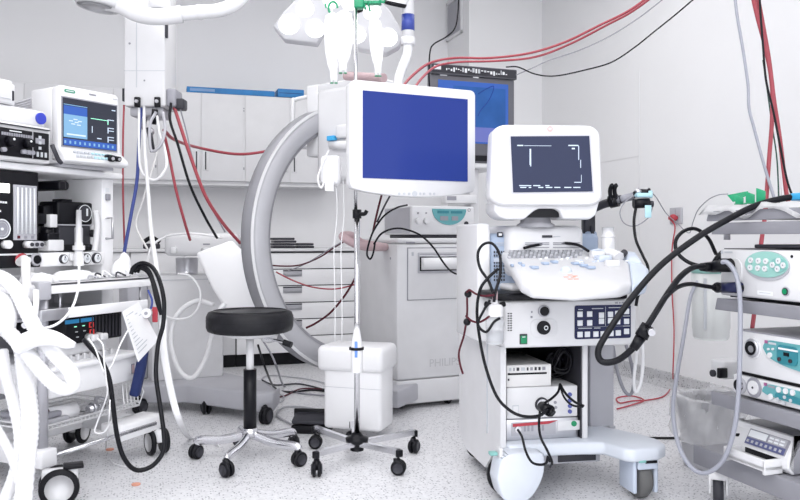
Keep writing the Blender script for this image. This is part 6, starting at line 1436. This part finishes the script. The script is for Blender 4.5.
for k in range(4): mb.cyl(P(12, 104+k*2.2, 3.5), P(44, 95+k*3.0, 3.8), .005, m=LGREY, n=6)
solo('rail_rack', mb, 'grey wire rack sloping behind the boxed monitor', 'rack')
# ---- vaporizers in the recess
def vap(px0, px1, py0, py1, yo, lab, big):
    a, b = am(px0, py0, yo), am(px1, py1, yo); x0, x1, z1, z0 = a.x, b.x, a.z, b.z
    t = Thing('vaporizer', lab, 'vaporizer', AM, ((x0+x1)/2, yo+.06, z0), 'vaporizers in the recess')
    H = z1-z0
    if big:
        t.part('head', MB().box(x0, x1, yo, yo+.12, z0+H*.54, z1, BLACK, .01).box(x0-.05, x0+.01, yo+.03, yo+.12, z0+H*.5, z1-.02, BLACK, .008).box(x0+.04, x0+.1, yo+.02, yo+.08, z1-.002, z1+.012, BLACK, .003))
        c = ((x0+x1)/2+.035, z0+H*.77)
        t.part('dial', MB().cyl((c[0], yo-.02, c[1]), (c[0], yo, c[1]), .040, m=DGREY).ringz(c[0], c[1], .038, yo-.02, .002, WMARK).box(c[0]+.006, c[0]+.014, yo-.024, yo-.019, c[1]-.012, c[1]+.022, WMARK))
        t.part('body', MB().box(x0+.01, x1-.01, yo+.005, yo+.11, z0, z0+H*.52, DGREY, .006).box(x0+.03, x1, yo+.0, yo+.1, z0, z0+.03, BLACK, .004).box(x0, x1, yo-.002, yo+.1, z0+H*.515, z0+H*.54, LGREY, .001))
        t.part('window', MB().box((x0+x1)/2-.005, (x0+x1)/2+.04, yo-.004, yo+.01, z0+.035, z0+H*.48, LGREY, .004))
        t.part('side_knob', MB().cyl((x1+.0, yo-.01, z0+H*.36), (x1+.0, yo+.03, z0+H*.36), .018, m=BLACK).cyl((x1+.012, yo-.01, z0+H*.14), (x1+.012, yo+.03, z0+H*.14), .02, m=WMARK))
    else:
        t.part('body', MB().box(x0, x1, yo, yo+.1, z0+H*.1, z0+H*.42, BLACK, .006).box(x0, x1+.02, yo-.005, yo+.09, z0, z0+H*.26, WHITE2, .006).cyl(((x0+x1)/2, yo+.04, z0+H*.3), ((x0+x1)/2, yo+.04, z0+H*.55), .03, .026, BLACK))
        t.part('white_cap', MB().box((x0+x1)/2-.02, (x0+x1)/2+.02, yo, yo+.04, z0+H*.54, z0+H*.84, WHITE2, .004))
        t.part('holder', MB().box(x0-.06, (x0+x1)/2-.02, yo+.02, yo+.08, z0+H*.62, z0+H*.86, BLACK, .004))
vap(58, 93, 201, 250.5, U+.06, 'large black vaporizer with a white-ringed dial in the recess', True)
vap(48, 60, 207, 251, U+.02, 'smaller black and white vaporizer beside the gauge panel', False)
c = am(48, 186, U+.1)
solo('black_bracket', MB().box(c.x-.03, c.x+.01, U+.0, U+.3, c.z-.02, c.z+.02, BLACK, .008).cyl((c.x+.012, U+.01, c.z), (c.x+.012, U+.3, c.z), .021, m=BLACK), 'dark rounded bracket sticking out beside the gauge panel', 'bracket', AM)
c = am(41.5, 204.5, U+.2); 
GV = 'white fittings before the vaporizers'
x = am(74.5, 230, U-.02)
t = Thing('breathing_fitting', 'tall slim white fitting standing before the large vaporizer', 'fitting', AM, (x.x, U-.03, zst1), GV)
t.part('tube', MB().lathe([(.022, 0), (.022, .05), (.018, .055), (.018, .1), (.014, .105), (.011, am(74, 210, U-.02).z-zst0-.0), (0, am(74, 210, U-.02).z-zst0+.002)], (x.x, U-.045, zst0), m=WHITE2))
t.part('joint', MB().lathe([(.026, 0), (.026, .02)], (x.x, U-.045, zst1+.01), m=WHITE2))
x = am(93, 230, U+.0)
solo('breathing_fitting', MB().tube([(x.x-.01, U-.02, zst1+.005), (x.x, U-.02, zst1+.06), (x.x+.005, U-.02, zst1+.13), (x.x-.005, U-.02, zst1+.19)], .014, WHITE2), 'curved white fitting right of the large vaporizer', 'fitting', AM, GV)
# clutter on the worktop
zt_w = zt1-.002
def lump(name, px, py, w_, d_, h_, m, lab, cat, yo=.1):
    v = am(px, py, yo); mb = MB(); tb = bmesh.new(); bmesh.ops.create_icosphere(tb, subdivisions=3, radius=1)
    random.seed(px)
    a_, b_, c_ = random.random()*5, random.random()*5, random.random()*5
    for q in tb.verts:
        n_ = 1+.18*math.sin(q.co.x*4+a_)+.14*math.sin(q.co.y*5+b_)+.1*math.sin(q.co.x*9+q.co.y*7+c_)
        q.co = Vector((q.co.x*w_*n_, q.co.y*d_*n_, max(q.co.z, -.2)*h_*n_+h_*.25))
    for f in tb.faces: f.smooth = True
    mb.add(tb, m, Matrix.Translation((v.x, yo, zt_w))); return solo(name, mb, lab, cat, AM)
lump('white_cloth', 75, 272, .15, .07, .030, CLOTH, 'white crumpled cloth lying on the worktop under the dial gauges', 'cloth', .13)
lump('white_gloves', 121, 250, .055, .04, .075, CLOTH, 'heap of white gloves and tubing at the far end of the worktop', 'gloves', .12)
lump('white_cloth', 40, 275, .09, .05, .03, CLOTH, 'white crumpled cloth on the worktop beside the elbow fitting', 'cloth', .09)
mb = MB(); random.seed(21)
for k in range(7): u = am(88+k*7, 278, .03+.01*(k % 2)); mb.tube([(u.x, u.y, zt_w+.012), (u.x+.03, u.y+.02, zt_w+.02+.008*(k % 3)), (u.x+.06, u.y, zt_w+.012)], .004, (LGREY, DGREY, TUBEW)[k % 3], n=5)
solo('small_leads', mb, 'small tangled leads on the worktop edge', 'leads', AM, kind='stuff')
# elbow fitting at the near corner
e0 = AM.L(P(24, 262, 2.95))
cable('elbow_tube', [(20, 262, 3.02), (25, 260, 2.95), (26, 275, 2.92), (27, 290, 2.9), (28, 302, 2.9)], .017, WARM, 'off white elbow tube rising from the near corner of the trolley', n=12)
c = P(26, 292, 2.88); solo('elbow_valve', MB().box(c.x-.03, c.x+.025, c.y-.03, c.y+.03, c.z-.04, c.z+.025, WHITE2, .01), 'white valve block on the elbow tube', 'valve')
# ---- corrugated breathing hoses
def rib(t_, i): return 1.0+(.08 if i % 2 else -.03)
GB = 'white corrugated breathing hoses at the left edge'
cable('breathing_hose', [(-14, 276, 2.62), (2, 278, 2.6), (16, 290, 2.58), (27, 312, 2.56), (40, 336, 2.54), (56, 356, 2.52), (70, 371, 2.5), (73, 384, 2.5), (62, 388, 2.5), (46, 376, 2.5), (26, 352, 2.52), (8, 332, 2.56), (-14, 318, 2.6)], .029, TUBEW, 'white breathing hose making the wide U loop at the trolley corner', GB, n=16, rf=rib, k=12)
cable('breathing_hose', [(22, 340, 2.62), (24, 365, 2.6), (28, 395, 2.56), (30, 425, 2.52), (27, 460, 2.5), (22, 510, 2.46)], .033, TUBEW, 'thickest white breathing hose hanging straight to the floor', GB, n=16, rf=rib, k=12)
cable('breathing_hose', [(2, 350, 2.66), (6, 375, 2.64), (14, 405, 2.64), (20, 440, 2.62), (14, 475, 2.62), (0, 510, 2.6)], .024, TUBEW, 'white breathing hose crossing left behind the thickest one', GB, n=14, rf=rib, k=12)
cable('breathing_hose', [(-8, 420, 2.6), (6, 445, 2.6), (16, 470, 2.6), (26, 512, 2.58)], .018, TUBEW, 'thin white breathing hose at the lower left corner', GB, n=12, rf=rib, k=12)
mb = MB().tube([P(18, 345, 2.5), P(36, 338, 2.48), P(52, 338, 2.48), P(66, 343, 2.48), P(75, 345, 2.48)], .028, TUBEW, n=16, rf=lambda t_, i: (.75, .95, 1.0, .7, .34)[min(4, int(t_*4.99))]*1.0 if False else 1.05-0.75*t_**2.2)
solo('reservoir_bag', mb, 'white breathing bag lying across the hoses, pointing right', 'bag')
mb = MB().tube([P(-6, 300, 2.6), P(2, 303, 2.58), P(6, 318, 2.56), P(3, 330, 2.56)], .034, TUBEW, n=14); solo('filter_housing', mb, 'white filter housing at the left edge among the breathing hoses', 'filter')
cable('sample_line', [(79, 260, 2.85), (79, 275, 2.85), (78, 290, 2.85), (72, 308, 2.82), (60, 322, 2.8), (45, 328, 2.78), (28, 326, 2.78)], .005, TUBEW, 'thin white line dropping over the tray rails', n=8)
cable('drain_tube', [(36, 290, 2.85), (36, 305, 2.83), (33, 318, 2.8), (24, 326, 2.75)], .011, TUBEW, 'white drain tube beside the elbow valve', n=10)
# black loops
GK = 'black cables hanging on the left trolley'
cable('monitor_cable', [(131, 274, 3.3), (134, 267, 3.3), (143, 263, 3.3), (153, 268, 3.28), (160, 282, 3.22), (164, 302, 3.2), (163, 325, 3.18), (158, 345, 3.16), (156, 375, 3.12), (160, 405, 3.08), (164, 435, 3.04), (163, 452, 3.02), (152, 466, 3.0), (136, 470, 2.98), (124, 458, 2.96), (117, 435, 2.94), (113, 405, 2.92), (109, 378, 2.9), (101, 360, 2.9), (90, 347, 2.92), (84, 340, 2.95)], .0115, RUBBER, 'long black cable looping from the tray nearly to the floor', GK, n=12)
for k, lab in enumerate(['outermost black cable bunched on the tray end', 'middle black cable bunched on the tray end', 'innermost black cable bunched on the tray end']):
    cable('monitor_cable', [(132+k*3, 272, 3.32), (138+k*2, 268-k, 3.3), (147+k, 272-k, 3.28), (152+k, 282, 3.26), (156+k*1.5, 300, 3.24), (161, 315, 3.24)], .008, BLACK, lab, GK)
cable('data_cable', [(148, 290, 3.3), (152, 300, 3.3), (151, 308, 3.3), (147, 312, 3.3)], .007, BLUEH, 'short blue lead curling at the tray end', GK)
c = P(147, 313, 3.25); t = Thing('white_reel', 'small white round reel hanging at the end of the lower rail', 'reel', WF, tuple(c))
t.part('reel', MB().cyl((c.x, c.y-.012, c.z), (c.x, c.y+.012, c.z), .020, m=WHITE2).cyl((c.x, c.y-.016, c.z), (c.x, c.y-.01, c.z), .007, m=MARK))
c = P(155, 314, 3.3); solo('red_tag', MB().box(c.x-.012, c.x+.012, c.y-.004, c.y+.004, c.z-.035, c.z+.03, REDB, .004), 'small red tag hanging beside the white reel', 'tag')
for (pts, lab) in (([(97, 338, 2.86), (103, 345, 2.86), (104, 360, 2.86), (106, 378, 2.88), (107, 395, 2.9), (98, 420, 2.95), (95, 432, 2.95), (104, 432, 2.95), (112, 420, 2.95)], 'thin white lead dropping before the drawer box'), ([(88, 338, 2.86), (95, 348, 2.86), (100, 362, 2.86), (104, 372, 2.86)], 'short white lead below the black module'), ([(128, 330, 3.05), (120, 345, 3.0), (112, 365, 2.95), (104, 375, 2.92)], 'thin white lead slanting from the paper sheet')):
    cable('white_lead', pts, .0045, TUBEW, lab, 'thin white leads on the left trolley', n=6)
# white strap
mb = MB().tube([P(163, 318, 3.45), P(163, 345, 3.43), P(167, 372, 3.42), P(173, 400, 3.42), P(180, 422, 3.44), Vector(FZ(190, 438, .01)[:3]), Vector(FZ(208, 440, .01)[:3]), Vector(FZ(219, 446, .01)[:3])], .019, TUBEW, n=8, flat=.15, rf=lambda t_, i: 1-.35*t_)
solo('white_strap', mb, 'white strap hanging from the trolley down to the floor', 'strap')
cable('floor_wire', [FZ(120, 452), FZ(132, 448), FZ(150, 444), FZ(160, 446)], .003, TUBEW, 'thin white wire on the floor under the black loop', n=6)
cable('floor_wire', [(110, 400, 2.9), (109, 420, 2.9), FZ(106, 448), FZ(112, 462), FZ(130, 468)], .003, TUBEW, 'thin white wire reaching the orange stickers on the floor', n=6)
for (px, py, lab) in ((110, 450, 'small orange sticker on the floor nearer the trolley wheel rail'), (136, 485, 'small orange sticker on the floor nearest the camera')):
    v = FZ(px, py, 0); mb = MB().cyl((v[0], v[1], .0005), (v[0], v[1], .006), .018, m=ORANGE, n=9); solo('orange_sticker', mb, lab, 'sticker', WF, 'orange stickers on the floor')

c = P(56, 155, 3.1)
cable('spare_probe', [(52, 145, 3.02), (55, 152, 3.02), (58, 159, 3.04), (61, 163, 3.06)], .009, DGREY, 'dark slim probe leaning between the ventilator box and the boxed monitor', n=8)
cable('floor_wire', [FZ(684, 388), FZ(700, 384), FZ(716, 383), FZ(732, 381)], .004, TUBEW, 'white wire on the floor running behind the bin', n=6)
cable('floor_strip', [FZ(648, 438), FZ(668, 438), FZ(690, 438)], .006, BLACK, 'black cable lying straight on the floor between the ultrasound trolley and the bin', n=6)
